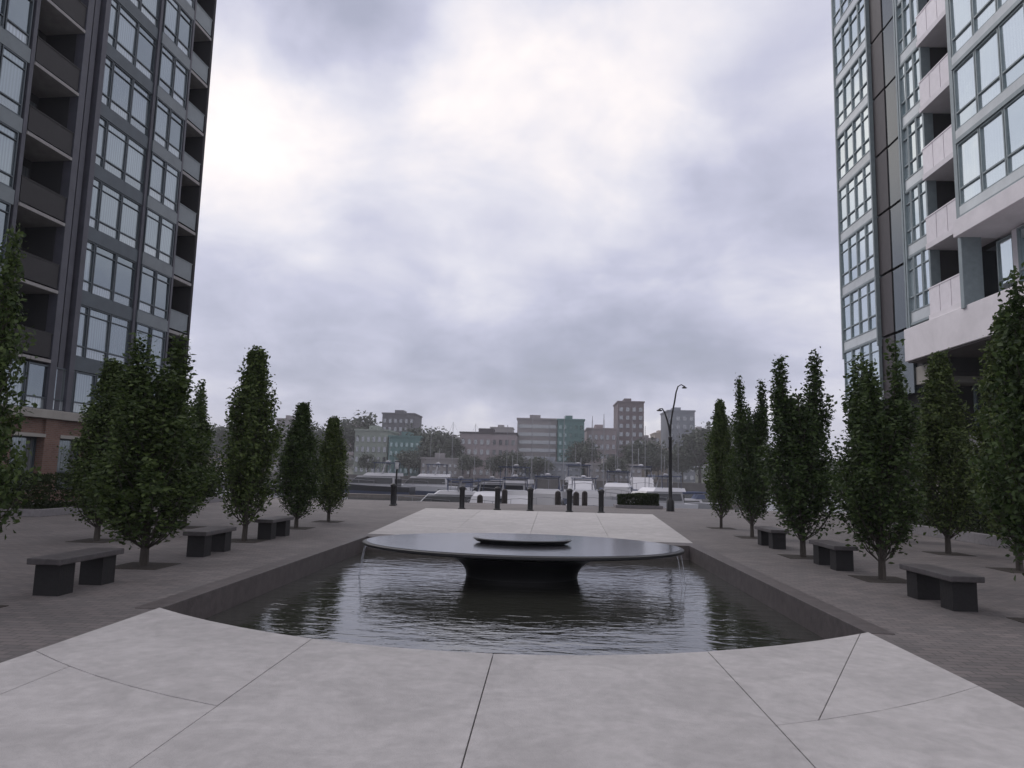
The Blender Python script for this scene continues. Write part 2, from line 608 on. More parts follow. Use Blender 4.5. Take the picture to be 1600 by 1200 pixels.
g = MB()
g.box(-95, XL - 0.29, -14, 41, -4.5, 0)
g.box(XR + 0.29, 95, -14, 41, -4.5, 0)
for x0, x1 in ((XL - 0.29, XL), (XR, XR + 0.29)):
    g.box(x0, x1, -14, 8.415, -1.5, 0)
    g.box(x0, x1, 18.905, 41, -1.5, 0)
g.box(XL, XR, 18.6, 41, -4.5, -0.06)
plaza = g.build('plaza_pavement', [M['paver']])
tag(plaza, kind='structure')
sb = MB()
xs = np.linspace(XL, XR, 17)
sb.prism([(XL, -14)] + [(XR, -14)] + [(x, arc(x) - 0.0) for x in xs[::-1]], -1.2, -0.12)
bed = sb.build('slab_bed', M['bed'])
tag(bed, kind='structure')

walk = thing('concrete_walkway', None, None)
walk['kind'] = 'structure'
JX = [XL, -2.21, -0.43, 1.59, XR]
GAP = 0.004


def slab(pts, z1=0.022, z0=-0.119):
    z1 += random.Random(len(bpy.data.meshes)).uniform(-0.002, 0.002)
    o = MB().prism(pts, z0, z1).build('concrete_slab', M['concrete'], walk, bevel=0.004)
    return o


def strip(xa, xb, fa, fb, n=6):
    """polygon between curves fa (far) and fb (near)"""
    q = np.linspace(xa + GAP, xb - GAP, n)
    return [(x, fb(x) + GAP) for x in q] + [(x, fa(x) - GAP) for x in q[::-1]]


OFF = 2.05
for i in range(4):
    xa, xb = JX[i], JX[i + 1]
    if i == 3:      # right strip is split again by an oblique joint
        cut = lambda y: 1.95 + (y - 4.9) * (3.42 - 1.95) / (7.65 - 4.9)
        q = np.linspace(xa + GAP, cut(arc(3.3) - 0.0) - GAP, 6)
        ytop = lambda x: arc(x)
        # left piece of the far row
        yb = arc(xa) - OFF
        L1 = [(xa + GAP, arc(xa) - OFF + GAP)]
        ys = 4.85
        xc = cut(ys)
        L1 += [(xc - GAP, arc(xc) - OFF + GAP)]
        xt = 3.47
        L1 += [(xt - GAP, arc(xt))]
        L1 += [(x, arc(x)) for x in np.linspace(xt - 0.2, xa + GAP, 5)]
        slab(L1)
        L2 = [(x, arc(x) - OFF + GAP) for x in np.linspace(xc + GAP, xb - GAP, 4)] + [(xb - 0.002, arc(xb)), (xt + GAP, arc(xt))]
        slab(L2)
    else:
        if i == 0:
            slab(strip(xa, xb, lambda x: arc(x) + GAP, lambda x: arc(x) - OFF))
        else:
            slab(strip(xa, xb, lambda x: arc(x) + GAP, lambda x: arc(x) - OFF - 3.4))
    near = lambda x: arc(x) - OFF - 3.4
    if i == 0:
        slab(strip(xa, -3.80, lambda x: arc(x) - OFF, near, 4))
        slab(strip(-3.80, xb, lambda x: arc(x) - OFF, near, 5))
    elif i == 3:
        slab(strip(xa, xb, lambda x: arc(x) - OFF, near))
    slab(strip(xa, xb, near, lambda x: -6.0))
# beyond the pool the strip flares a little towards the bollards
FY = [18.95, 21.75, 24.6, 27.4, 30.2, 33.0]


def flare(y, t):
    w0, w1 = -4.55 - (y - 18.95) * 0.055, 3.82 + (y - 18.95) * 0.075
    return w0 + (w1 - w0) * t


for j in range(5):
    for i in range(4):
        ya, yb = FY[j] + GAP, FY[j + 1] - GAP
        ta, tb = i / 4, (i + 1) / 4
        slab([(flare(ya, ta) + GAP, ya), (flare(ya, tb) - GAP, ya), (flare(yb, tb) - GAP, yb), (flare(yb, ta) + GAP, yb)], 0.024, -0.05 if 0 < i < 3 else 0.003)
# strip between slabs and the sea: pavers fill
MB().box(XL - 0.001, XR + 0.001, 33.02, 41, -0.059, -0.002).build('pavement_infill', M['paver'])['kind'] = 'structure'

# pool
pool = thing('pool_basin', None, None)
pool['kind'] = 'structure'
MB().box(XL - 0.30, XL, 8.42, 18.9, -0.9, 0.012).build('pool_wall', M['pool_stone'], pool, bevel=0.008)
MB().box(XR, XR + 0.30, 8.42, 18.9, -0.9, 0.012).build('pool_wall', M['pool_stone'], pool, bevel=0.008)
MB().box(XL + 0.001, XR - 0.001, 18.30, 18.9, -0.9, 0.010).build('pool_wall', M['pool_stone'], pool, bevel=0.008)
fw = MB()
xs2 = np.linspace(XL + 0.002, XR - 0.002, 25)
fw.prism([(x, arc(x) - 0.2) for x in xs2] + [(x, arc(x) - 0.012) for x in xs2[::-1]], -0.9, -0.121)
fw.build('pool_wall', M['pool_stone'], pool)
MB().box(XL, XR, 6.5, 18.4, -1.0, -0.85).build('pool_floor', M['pool_floor'], pool)
pw = MB()
pts = [(x, arc(x) - 0.008) for x in xs2] + [(XR - 0.002, 18.299), (XL + 0.002, 18.299)]
pw.add([(x, y, -0.33) for x, y in pts], [tuple(range(len(pts)))])
tag(pw.build('pool_water', M['pool_water']), kind='structure')

# bay, far shore, hills
sea = MB()
sea.add([(-900, 40, WATER_Z), (900, 40, WATER_Z), (900, 1750, WATER_Z), (-900, 1750, WATER_Z)], [(0, 1, 2, 3)])
tag(sea.build('bay_water', M['bay']), kind='structure')
M['shore'] = mat('shore_ground', (0.07, 0.075, 0.06), 0.95, var=0.3, vscale=0.03)
M['rock'] = mat('seawall_stone', (0.075, 0.07, 0.068), 0.9, var=0.35, vscale=0.5, bump=0.5, bscale=1.5)
sh = MB()
rng = random.Random(5)
nx, ny = 60, 12
vs = []
for j in range(ny):
    for i in range(nx):
        x = -900 + 1800 * i / (nx - 1)
        y = 222 + (j / (ny - 1)) ** 1.6 * 1500
        z = 0.2 + max(0, (y - 330)) * 0.038 + (rng.random() * 4 if y > 400 else 0) - (0.00002 * max(0, y - 900) ** 2)
        if j == 0: z = -2.6
        if j == 1: y = 224
        if j == 1: z = 0.0
        vs.append((x, y, z))
sh.add(vs, [(j * nx + i, j * nx + i + 1, (j + 1) * nx + i + 1, (j + 1) * nx + i) for j in range(ny - 1) for i in range(nx - 1)])
tag(sh.build('far_shore', M['shore'], smooth=True), kind='structure')


# ------------------------------------------------------------------ fountain
FC = (-0.40, 14.55, 0.0)
fo = thing('fountain', 'black granite mushroom fountain standing in the reflecting pool', 'fountain', FC)
pl = MB()
prof = [(0.30, 0.08), (1.80, 0.115), (2.3, 0.155), (2.85, 0.205), (3.10, 0.232), (3.14, 0.248), (3.14, 0.285), (3.11, 0.300), (1.6, 0.302), (0.2, 0.302)]
pl.lathe(prof, 96, sx=1.0, sy=0.735)
pl.build('plate', M['granite'], fo, smooth=True)
wf = MB().lathe([(0.3, 0.3035), (3.06, 0.3035), (3.06, 0.307), (0.3, 0.307)], 96, sx=1.0, sy=0.735)
wf.build('water_film', M['film'], fo, smooth=True)
pd = MB().lathe([(1.08, -0.86), (1.09, -0.33), (1.11, -0.22), (1.17, -0.12), (1.28, -0.03), (1.43, 0.04), (1.62, 0.085), (1.86, 0.118), (0.4, 0.121)], 72, sx=1.0, sy=0.82)
pd.build('pedestal', M['granite'], fo, smooth=True)
ds = MB().lathe([(0.80, 0.307), (0.90, 0.335), (0.97, 0.385), (0.965, 0.395), (0.93, 0.397), (0.1, 0.397)], 72, sx=1.0, sy=0.62)
d = ds.build('centre_disc', M['granite'], fo, smooth=True, loc=(0.0, -0.05, 0))
MB().lathe([(0.1, 0.3985), (0.91, 0.3985), (0.91, 0.402), (0.1, 0.402)], 72, sx=1.0, sy=0.62).build('disc_water', M['film'], d, smooth=True)
M['fall'] = bpy.data.materials.new('falling_water')
M['fall'].use_nodes = True
b = M['fall'].node_tree.nodes['Principled BSDF']
b.inputs['Base Color'].default_value = (0.75, 0.77, 0.82, 1)
b.inputs['Roughness'].default_value = 0.15
b.inputs['Transmission Weight'].default_value = 0.85
b.inputs['IOR'].default_value = 1.33
rng = random.Random(3)
for angs in ([199, 201], [336, 341]):
    fm = MB()
    for ad in angs:
        t = R(ad)
        x, y = 3.12 * math.cos(t), 3.12 * 0.735 * math.sin(t)
        pts = [(x + 0.012 * math.cos(t) * k + rng.uniform(-.006, .006), y + 0.012 * math.sin(t) * k + rng.uniform(-.006, .006), 0.262 - 0.60 * (k / 8) ** 1.3) for k in range(9)]
        fm.tube(pts, [0.004 + 0.004 * abs(math.sin(k * 1.7 + ad)) for k in range(9)], 6)
    fm.build('falling_water', M['fall'], fo, smooth=True)


# ------------------------------------------------------------------ benches
def bench_proto():
    t = thing('stone_bench', '', 'bench', (0, 0, 0), group='stone benches between the trees')
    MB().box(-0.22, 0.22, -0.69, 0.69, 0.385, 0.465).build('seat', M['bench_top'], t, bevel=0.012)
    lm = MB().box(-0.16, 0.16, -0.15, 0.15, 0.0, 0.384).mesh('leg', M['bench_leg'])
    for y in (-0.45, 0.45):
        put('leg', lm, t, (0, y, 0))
    return t


BENCH = [(-6.18, 9.60, 'stone slab bench nearest the camera on the left of the pool'),
         (-6.36, 13.85, 'second stone slab bench along the left side of the pool'),
         (-6.46, 17.45, 'farthest stone slab bench on the left side of the pool'),
         (5.58, 10.68, 'stone slab bench nearest the camera on the right of the pool'),
         (5.68, 14.75, 'second stone slab bench along the right side of the pool'),
         (5.74, 18.8, 'farthest stone slab bench on the right side of the pool')]
b0 = bench_proto()
for i, (x, y, lab) in enumerate(BENCH):
    if i == 0:
        b0.location = (x, y, 0.0); b0['label'] = lab
    else:
        dup(b0, (x, y, 0.0), R([0, 1.0, -1, 0.5, -0.7, 0.6][i]), label=lab)


# ------------------------------------------------------------------ trees
def leaf_mesh(name, pos, nrm_bias, size, material, rs, fold=0.25):
    """folded leaf-sized faces at the given points"""
    n = len(pos)
    ax = rs.normal(size=(n, 3)); ax[:, 2] *= 0.7
    ax /= np.linalg.norm(ax, axis=1)[:, None]
    nr = rs.normal(size=(n, 3)) * 0.8 + nrm_bias
    nr -= (nr * ax).sum(1)[:, None] * ax
    nr /= np.linalg.norm(nr, axis=1)[:, None] + 1e-9
    sd = np.cross(ax, nr)
    s = (size * rs.uniform(0.5, 1.4, n))[:, None]
    v0 = pos - ax * s * 0.55
    v2 = pos + ax * s * 0.6
    v1 = pos + sd * s * 0.33 + nr * s * fold * 0.4
    v3 = pos - sd * s * 0.33 + nr * s * fold * 0.4
    V = np.stack([v0, v1, v2, v3], 1).reshape(-1, 3)
    me = bpy.data.meshes.new(name)
    me.vertices.add(4 * n)
    me.vertices.foreach_set('co', V.astype(np.float32).ravel())
    k = np.arange(n)[:, None] * 4
    tri = np.concatenate([k + [0, 1, 2], k + [0, 2, 3]], 1).reshape(-1)
    me.loops.add(6 * n)
    me.loops.foreach_set('vertex_index', tri.astype(np.int32))
    me.polygons.add(2 * n)
    me.polygons.foreach_set('loop_start', np.arange(0, 6 * n, 3, dtype=np.int32))
    me.materials.append(material)
    me.update(calc_edges=True)
    me.validate()
    return me


def columnar_tree(seed, H, RAD, leaders=1, nleaf=21000, leaf=0.068, skirt=0.0):
    """upright hornbeam: a short trunk, steep limbs, leaves along every limb"""
    rs = np.random.RandomState(seed)
    t = thing('columnar_tree', '', 'tree', group='columnar trees lining the pool')
    tr = MB()
    bend = rs.uniform(-0.05, 0.05, (2, 2))
    tp = [(bend[0, 0] * k / 8, bend[0, 1] * k / 8, H * 0.80 * k / 8 - (0.05 if k == 0 else 0)) for k in range(9)]
    tr.tube(tp, [0.058, 0.048, 0.043, 0.038, 0.033, 0.028, 0.022, 0.015, 0.008], 8)
    tr.build('trunk', M['bark'], t, smooth=True)
    lb = MB()
    P, NB = [], []
    z0 = 0.34

    def prof(q):          # crown radius against height fraction
        up = min(1.0, (q / 0.30)) ** 0.7
        dn = max(0.0, 1 - ((q - 0.30) / 0.70) ** 1.45) if q > 0.30 else 1.0
        return RAD * (0.36 + 0.64 * up) * (0.10 + 0.90 * dn)
    tips = []
    for k in range(150):
        qs = rs.beta(1.1, 1.3) * 0.86
        az = rs.uniform(0, 2 * math.pi)
        ln = rs.uniform(0.16, 0.30)
        qe = min(qs + ln, 1.0 - rs.uniform(0, 0.05))
        re = prof(qe) * rs.uniform(0.55, 1.08)
        r0 = 0.02
        zs, ze = z0 + (H - z0) * qs - 0.15, z0 + (H - z0) * qe
        tips.append((qs, qe, az, re, max(zs, 0.3), ze))
    if leaders > 1:
        tips = [(qs, qe, az, re, zs, ze) for qs, qe, az, re, zs, ze in tips if qe < 0.80]
    else:
        for k in range(8):
            tips.append((0.7, 1.0, rs.uniform(0, 6.28), rs.uniform(0, 0.10), H * 0.62, H * rs.uniform(0.93, 1.0)))
    tips = [tp_ + (0.0, 0.0) for tp_ in tips]
    if leaders > 1:
        for k in range(leaders):
            az = 2 * math.pi * k / leaders
            off = RAD * (0.40, 0.44, 0.36)[k]
            hh = H * (1.0, 0.965, 0.91)[k]
            ox, oy = off * math.cos(az), off * math.sin(az)
            for q in range(26):
                ze = H * 0.60 + (hh - H * 0.60) * rs.uniform(0.2, 1.0) if q > 3 else hh
                f = (ze - H * 0.6) / (hh - H * 0.6)
                tips.append((0.6, 0.95, rs.uniform(0, 6.28), 0.03 + RAD * 0.36 * (1 - f ** 1.5) * rs.uniform(0.5, 1.1), H * 0.42, ze, ox, oy))
    per = int(nleaf / len(tips))
    for qs, qe, az, re, zs, ze, ox, oy in tips:
        c, s_ = math.cos(az), math.sin(az)
        m = 6
        path = []
        for i in range(m + 1):
            f = i / m
            r = 0.02 + (re - 0.02) * (f ** 0.62)
            path.append((r * c + ox * min(1, f * 1.6), r * s_ + oy * min(1, f * 1.6), zs + (ze - zs) * f))
        lb.tube(path[:-1], [0.011, 0.010, 0.008, 0.007, 0.005, 0.003], 4)
        f = rs.uniform(0.12, 1.02, per) ** 0.8
        r = 0.02 + (re - 0.02) * f ** 0.62
        base = np.stack([r * c + ox * np.minimum(1, f * 1.6), r * s_ + oy * np.minimum(1, f * 1.6), zs + (ze - zs) * f], 1)
        # leaves sit in small sprays along the limb
        spr = rs.normal(size=(per // 9 + 1, 3)) * np.array([0.085, 0.085, 0.09])
        jit = spr[rs.randint(0, len(spr), per)] + rs.normal(size=(per, 3)) * np.array([0.045, 0.045, 0.05])
        taper = (1.15 - 0.55 * f)[:, None] * (0.85 if qe > 0.9 else 1.0)
        pos = base + jit * taper
        P.append(pos)
        o = pos * np.array([1, 1, 0])
        o /= np.linalg.norm(o, axis=1)[:, None] + 1e-6
        NB.append(o * 0.7 + np.array([0, 0, 0.55]))
    lb.build('limbs', M['bark'], t)
    P = np.concatenate(P); NB = np.concatenate(NB)
    P[:, 2] = np.maximum(P[:, 2], 0.30 + rs.uniform(0, 0.25, len(P)))
    put('crown', leaf_mesh('crown', P, NB, leaf, M['leaf'], rs), t)
    return t


PROTO = [columnar_tree(11, 4.3, 0.70, 1), columnar_tree(23, 4.4, 0.72, 2), columnar_tree(37, 4.2, 0.80, 3), columnar_tree(51, 4.4, 0.66, 1), columnar_tree(64, 4.3, 0.74, 2), columnar_tree(73, 4.3, 0.72, 3)]
used = set()
TREES = [  # x, y, proto, rot, (width, height) scale, label
    (-6.55, 7.9, 2, 20, (0.74, 1.03), 'columnar tree at the left edge of the view beside the near left bench'),
    (-6.55, 11.9, 4, 75, (1.12, 0.90), 'broad columnar tree between the first and second left benches'),
    (-6.75, 16.4, 0, 130, (0.98, 1.03), 'tall pointed columnar tree between the second and third left benches'),
    (-6.9, 20.3, 3, 200, (0.92, 0.80), 'slim columnar tree just beyond the farthest left bench'),
    (-6.85, 23.2, 0, 300, (0.86, 0.78), 'short columnar tree at the far end of the left row'),
    (-9.62, 15.5, 3, 40, (0.98, 0.90), 'columnar tree in the second row left, in front of the brick podium'),
    (-9.7, 19.5, 2, 90, (0.95, 0.95), 'second row columnar tree hidden partly behind the broad left tree'),
    (6.3, 9.3, 2, 250, (0.86, 1.16), 'columnar tree at the right edge of the view beside the near right bench'),
    (5.88, 13.1, 5, 345, (1.0, 0.95), 'bushy columnar tree between the first and second right benches'),
    (5.72, 16.5, 1, 0, (1.06, 1.03), 'twin tipped columnar tree between the second and third right benches'),
    (6.05, 21.6, 1, 160, (0.86, 1.06), 'narrow twin topped tree beyond the farthest right bench'),
    (6.05, 25.3, 0, 60, (0.80, 1.02), 'columnar tree at the far end of the right row'),
    (9.8, 18.3, 3, 160, (1.05, 1.12), 'second row columnar tree right, in front of the white canopy'),
    (9.45, 15.1, 0, 210, (1.05, 1.22), 'tall second row columnar tree near the right edge of the view'),
    (9.8, 22.3, 3, 280, (1.0, 1.0), 'second row columnar tree behind the bushy right tree'),
]
pit = MB().box(-0.42, 0.42, -0.42, 0.42, -0.05, 0.006)
pit_me = pit.mesh('tree_pit', M['soil'])
for x, y, p, rz, (sw, shh), lab in TREES:
    tr = PROTO[p]
    if p not in used:
        used.add(p)
        tr.location = (x, y, 0.0); tr.rotation_euler = (0, 0, R(rz)); tr.scale = (sw * 1.16, sw * 1.16, shh); tr['label'] = lab
    else:
        dup(tr, (x, y, 0.0), R(rz), (sw * 1.16, sw * 1.16, shh), lab)
    o = put('tree_pit', pit_me, None, (x, y, 0.0))
    tag(o, kind='structure')


# ------------------------------------------------------------------ towers
def window_meshes(w, h, low, frame, gl, tr=0.45, gl2=None, top=0.0):
    """frame ring with a transom, an upper and a lower pane; local origin at the near bottom corner, plane x=0, y along the wall"""
    fr = MB()
    t, dp = 0.055, 0.11
    fr.box(-dp, 0.02, 0, t, 0, h)
    fr.box(-dp, 0.02, w - t, w, 0, h)
    fr.box(-dp, 0.018, t, w - t, 0, t)
    fr.box(-dp, 0.018, t, w - t, h - t, h)
    if low:
        fr.box(-dp, 0.016, t, w - t, tr, tr + t)
    if top:
        fr.box(-dp, 0.012, t, w - t, h - top, h - top + 0.04)
    me = fr.mesh('window', frame)
    panes = []
    zs = [(t, tr), (tr + t, h - t)] if low else [(t, h - t)]
    for z0, z1 in zs:
        panes.append((z0, MB().box(-0.075, -0.045, t - 0.004, w - t + 0.004, -0.004, z1 - z0 + 0.004).mesh('pane', gl2 if (gl2 and z0 == t) else gl)))
    return me, panes


rngw = random.Random(7)


def add_window(root, meshes, loc):
    me, panes = meshes
    o = put('window', me, root, loc)
    for z0, pm in panes:
        put('pane', pm, o, (0, 0, z0), (R(rngw.uniform(-.15, .15)), R(rngw.uniform(-.5, .5)), R(rngw.uniform(-.5, .5))))
    return o


# ---- left tower: local +x towards the plaza, +y away from the camera
LT = thing('glass_tower', 'dark glass apartment tower on the left over a brick podium', 'building', (-20.0, 26.4, 0), R(-4.0))
FH, Z0, NF = 2.83, 5.53, 11
TOP = Z0 + FH * NF


def y_(Y):
    return Y - 28.0


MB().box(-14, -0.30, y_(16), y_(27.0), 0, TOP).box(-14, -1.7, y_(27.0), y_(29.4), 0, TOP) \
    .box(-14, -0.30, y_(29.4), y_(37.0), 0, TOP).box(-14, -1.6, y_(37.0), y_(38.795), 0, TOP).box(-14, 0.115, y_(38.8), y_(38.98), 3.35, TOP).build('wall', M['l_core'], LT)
MB().box(-14.2, 0.3, y_(15.8), y_(39.1), TOP, TOP + 0.8).build('roof', M['l_frame'], LT)
# piers
for ya, yb, xo in ((29.4, 29.75, 0.10), (29.95, 30.25, -0.02), (30.42, 30.72, 0.12), (34.22, 34.42, 0.10), (26.82, 27.0, 0.05), (36.9, 37.05, 0.16), (20.9, 21.1, 0.05)):
    MB().box(-0.295, xo, y_(ya), y_(yb), 3.35, TOP).build('pier', M['l_pier'], LT, bevel=0.01)
wA = window_meshes(1.15, 2.25, True, M['l_frame'], M['l_glass'], gl2=M['l_low'], top=0.38)
wB0 = window_meshes(0.62, 2.25, True, M['l_frame'], M['l_glass'], gl2=M['l_low'], top=0.38)
wB = window_meshes(1.38, 2.25, True, M['l_frame'], M['l_glass'], gl2=M['l_low'], top=0.38)
wC = window_meshes(1.15, 2.25, True, M['l_frame'], M['l_glass'], gl2=M['l_low'], top=0.38)
spA = MB().box(-0.28, 0.03, 0, 5.7, 0.002, 0.57).mesh('spandrel', M['l_spandrel'])
spB = MB().box(-0.28, 0.05, 0, 3.48, 0.002, 0.57).mesh('spandrel', M['l_frame'])
spC = MB().box(-0.28, 0.16, 0, 2.46, 0.002, 0.57).mesh('spandrel', M['l_spandrel'])
bal = MB().box(-1.7, 0.10, 0, 2.38, -0.13, 0.0).mesh('balcony', M['l_slab'])
rail1 = MB().box(0.02, 0.05, 0.03, 2.35, 0.08, 1.02).box(0.0, 0.07, 0.0, 2.38, 1.02, 1.07).mesh('railing', M['rail_dark'])
door = MB().box(-1.68, -1.63, 0.15, 2.2, 0.05, 2.3).mesh('sliding_door', M['l_glass'])
balE = MB().box(-1.55, 0.10, 0, 1.72, -0.16, 0.0).mesh('balcony', M['l_slab'])
railE = MB().box(0.04, 0.07, 0.03, 1.69, 0.10, 1.02).box(0.02, 0.09, 0.0, 1.72, 1.02, 1.07).mesh('railing', M['l_spandrel'])
doorE = MB().box(-1.58, -1.52, 0.1, 1.8, 0.05, 2.35).mesh('sliding_door', M['l_glass'])
for k in range(NF):
    z = Z0 + FH * k
    put('spandrel', spA, LT, (0, y_(21.11), z))
    for i in range(4):
        add_window(LT, wA, (0, y_(21.9 + 1.22 * i), z + 0.575))
    put('spandrel', spB, LT, (0, y_(30.73), z))
    add_window(LT, wB0, (0, y_(30.74), z + 0.575))
    for i in range(2):
        add_window(LT, wB, (0, y_(31.40 + 1.41 * i), z + 0.575))
    put('spandrel', spC, LT, (0, y_(34.43), z))
    for i in range(2):
        add_window(LT, wC, (0.13, y_(34.46 + 1.2 * i), z + 0.575))
    o = put('balcony', bal, LT, (0, y_(27.01), z + 0.2))
    put('railing', rail1, o)
    put('sliding_door', door, o)
    o = put('balcony', balE, LT, (0, y_(37.06), z + 0.2))
    put('railing', railE, o)
    put('sliding_door', doorE, o)
# podium of the left tower
pz = 3.35
lowA = window_meshes(1.25, 1.78, True, M['l_frame'], M['l_glass'], gl2=M['l_low'])
for i in range(13):
    add_window(LT, lowA, (0.02, y_(21.9 + 1.29 * i), pz + 0.37))
MB().box(-0.29, 0.62, y_(16), y_(38.9), pz, pz + 0.34).build('stone_band', M['stone'], LT, bevel=0.02)
yy = 17.0
while yy < 38:
    MB().box(-0.29, 0.50, y_(yy), y_(yy + 0.8), 0, pz - 0.002).build('brick_pier', M['brick'], LT)
    MB().box(-0.29, 0.40, y_(yy + 0.802), y_(yy + 2.398), 2.75, pz - 0.003).build('brick_lintel', M['brick'], LT)
    MB().box(-0.29, 0.42, y_(yy + 0.802), y_(yy + 2.398), 0, 0.55).build('brick_sill_wall', M['brick'], LT)
    MB().box(-0.29, 0.54, y_(yy + 0.803), y_(yy + 2.397), 2.62, 2.748).build('stone_lintel', M['stone'], LT)
    add_window(LT, window_meshes(1.59, 2.06, True, M['l_frame'], M['l_glass'], 0.7), (0.15, y_(yy + 0.805), 0.555))
    yy += 2.4

# ---- right tower: mirrored frame, local +x towards the plaza by turning the root half round
RT = thing('glass_tower', 'silvery glass apartment tower on the right with white balconies', 'building', (15.2, 28.0, 0), R(180.0))
RH, RZ0, RNF = 2.87, 8.24, 11
RTOP = RZ0 + RH * RNF


def r_(Y):            # local y runs towards the camera
    return 28.0 - Y


# glazing bands as (near Y, far Y)
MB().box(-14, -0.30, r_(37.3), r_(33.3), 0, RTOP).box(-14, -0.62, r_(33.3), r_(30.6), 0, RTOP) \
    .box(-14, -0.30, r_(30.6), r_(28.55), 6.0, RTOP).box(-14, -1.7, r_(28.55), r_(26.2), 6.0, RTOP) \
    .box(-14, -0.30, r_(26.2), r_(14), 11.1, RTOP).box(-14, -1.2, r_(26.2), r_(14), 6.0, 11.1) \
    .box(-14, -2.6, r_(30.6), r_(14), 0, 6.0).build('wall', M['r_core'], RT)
MB().box(-14.2, 0.3, r_(37.5), r_(13.8), RTOP, RTOP + 0.8).build('roof', M['r_frame'], RT)
q1 = window_meshes(0.965, 2.35, True, M['r_frame'], M['r_glass'], 0.62, top=0.55)
q2 = window_meshes(0.64, 2.35, True, M['r_frame'], M['r_glass'], 0.62, top=0.55)
q3 = window_meshes(1.30, 2.35, True, M['r_frame'], M['r_glass'], 0.62)
sp1 = MB().box(-0.28, 0.0, 0, 3.96, 0.002, 0.498).mesh('spandrel', M['r_spandrel'])
sp2 = MB().box(-0.28, 0.0, 0, 2.02, 0.002, 0.498).mesh('spandrel', M['r_spandrel'])
sp3 = MB().box(-0.28, 0.30, 0, 11.7, 0.16, 0.498).mesh('spandrel', M['r_spandrel'])
dk1 = MB().box(-0.2, 0.035, 0, 3.97, -0.04, 0.06).mesh('floor_line', M['r_frame'])
dk2 = MB().box(-0.2, 0.035, 0, 2.03, -0.04, 0.06).mesh('floor_line', M['r_frame'])
dk3 = MB().box(-0.2, 0.34, 0, 11.72, 0.0, 0.155).mesh('floor_line', M['r_frame'])
nt1 = MB().box(-0.60, -0.12, 0, 1.15, 0.06, RH - 0.06).mesh('dark_panel', M['r_notch'])
nt2 = MB().box(-0.60, -0.16, 0, 1.46, 0.06, RH - 0.06).mesh('notch_pane', M['teal_dark'])
rbal = MB().box(-1.7, 0.22, 0, 2.33, -0.22, 0.0).mesh('balcony', M['r_white'])
rrail = MB()
for i in range(3):
    rrail.box(0.15, 0.185, 0.03 + 0.77 * i, 0.76 + 0.77 * i, 0.01, 1.04)
rrail.box(0.13, 0.205, 0, 2.33, 1.04, 1.09)
rrail_m = rrail.mesh('railing', M['rail_white'])
rdoor = MB().box(-1.68, -1.62, 0.12, 2.2, 0.05, 2.4).mesh('sliding_door', M['l_glass'])
for ya, yb, xo in ((33.30, 33.42, 0.06), (30.55, 30.66, 0.06), (28.50, 28.62, 0.09), (26.02, 26.20, 0.30), (25.78, 26.0, 0.42), (30.35, 30.47, 0.07), (37.18, 37.32, 0.05)):
    MB().box(-0.29, xo, r_(max(ya, yb)), r_(min(ya, yb)), 7.9, RTOP).build('pier', M['r_frame'], RT, bevel=0.01)
for k in range(-1, RNF):
    z = RZ0 + RH * k
    put('spandrel', sp1, RT, (0, r_(37.28), z)); put('floor_line', dk1, RT, (0, r_(37.28), z))
    for i in range(4):
        add_window(RT, q1, (0, r_(37.18) + 0.972 * i, z + 0.505))
    put('dark_panel', nt1, RT, (0, r_(33.28), z)); put('notch_pane', nt2, RT, (0, r_(32.12), z))
    if k < 0:
        continue
    put('spandrel', sp2, RT, (0, r_(30.58), z)); put('floor_line', dk2, RT, (0, r_(30.58), z))
    for i in range(3):
        add_window(RT, q2, (0, r_(30.57) + 0.66 * i, z + 0.505))
    o = put('balcony', rbal, RT, (0, r_(28.54), z))
    put('railing', rrail_m, o)
    put('sliding_door', rdoor, o)
    if k >= 1:
        put('spandrel', sp3, RT, (0.12, r_(25.77), z)); put('floor_line', dk3, RT, (0.12, r_(25.77), z))
        for i in range(8):
            add_window(RT, q3, (0.38, r_(25.75) + 1.34 * i, z + 0.505))
# white slab under the projecting bay, white wall with a window below it
zb = RZ0 + RH
MB().box(-1.2, 0.62, r_(25.9), r_(14), zb - 0.62, zb - 0.002).build('bay_slab', M['r_white'], RT, bevel=0.015)
MB().box(-1.19, -0.85, r_(25.0), r_(14), RZ0 + 0.02, zb - 0.63).build('white_wall', M['r_white'], RT)
add_window(RT, window_meshes(1.4, 2.1, True, M['r_frame'], M['r_glass'], 0.6), (-0.78, r_(24.6), RZ0 + 0.06))
add_window(RT, window_meshes(0.9, 2.1, True, M['r_frame'], M['r_glass'], 0.6), (-0.95, r_(26.0), RZ0 + 0.06))
# white canopy band and the podium beneath it
MB().box(-2.4, 0.35, r_(30.3), r_(14), 6.66, RZ0 - 0.235).build('canopy', M['r_white'], RT, bevel=0.02)
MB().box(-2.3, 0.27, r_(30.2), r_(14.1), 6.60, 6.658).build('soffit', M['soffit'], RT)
MB().box(-2.55, -0.25, r_(31.4), r_(29.5), 5.75, 6.5).build('beam', M['stone'], RT, bevel=0.02)
MB().box(-0.75, -0.35, r_(29.7), r_(29.3), 0, 6.595).build('column', M['stone'], RT)
MB().box(-0.75, -0.35, r_(25.2), r_(24.8), 0, 6.595).build('column', M['stone'], RT)
MB().box(-0.75, -0.35, r_(20.7), r_(20.3), 0, 6.595).build('column', M['stone'], RT)
MB().box(-2.59, -2.2, r_(30.5), r_(14.1), 3.1, 3.7).build('storefront_band', M['r_white'], RT)
pw_m = window_meshes(1.85, 2.45, True, M['r_frame'], M['l_glass'], 0.6)
sw_m = window_meshes(1.85, 2.85, True, M['r_frame'], M['l_glass'], 0.8)
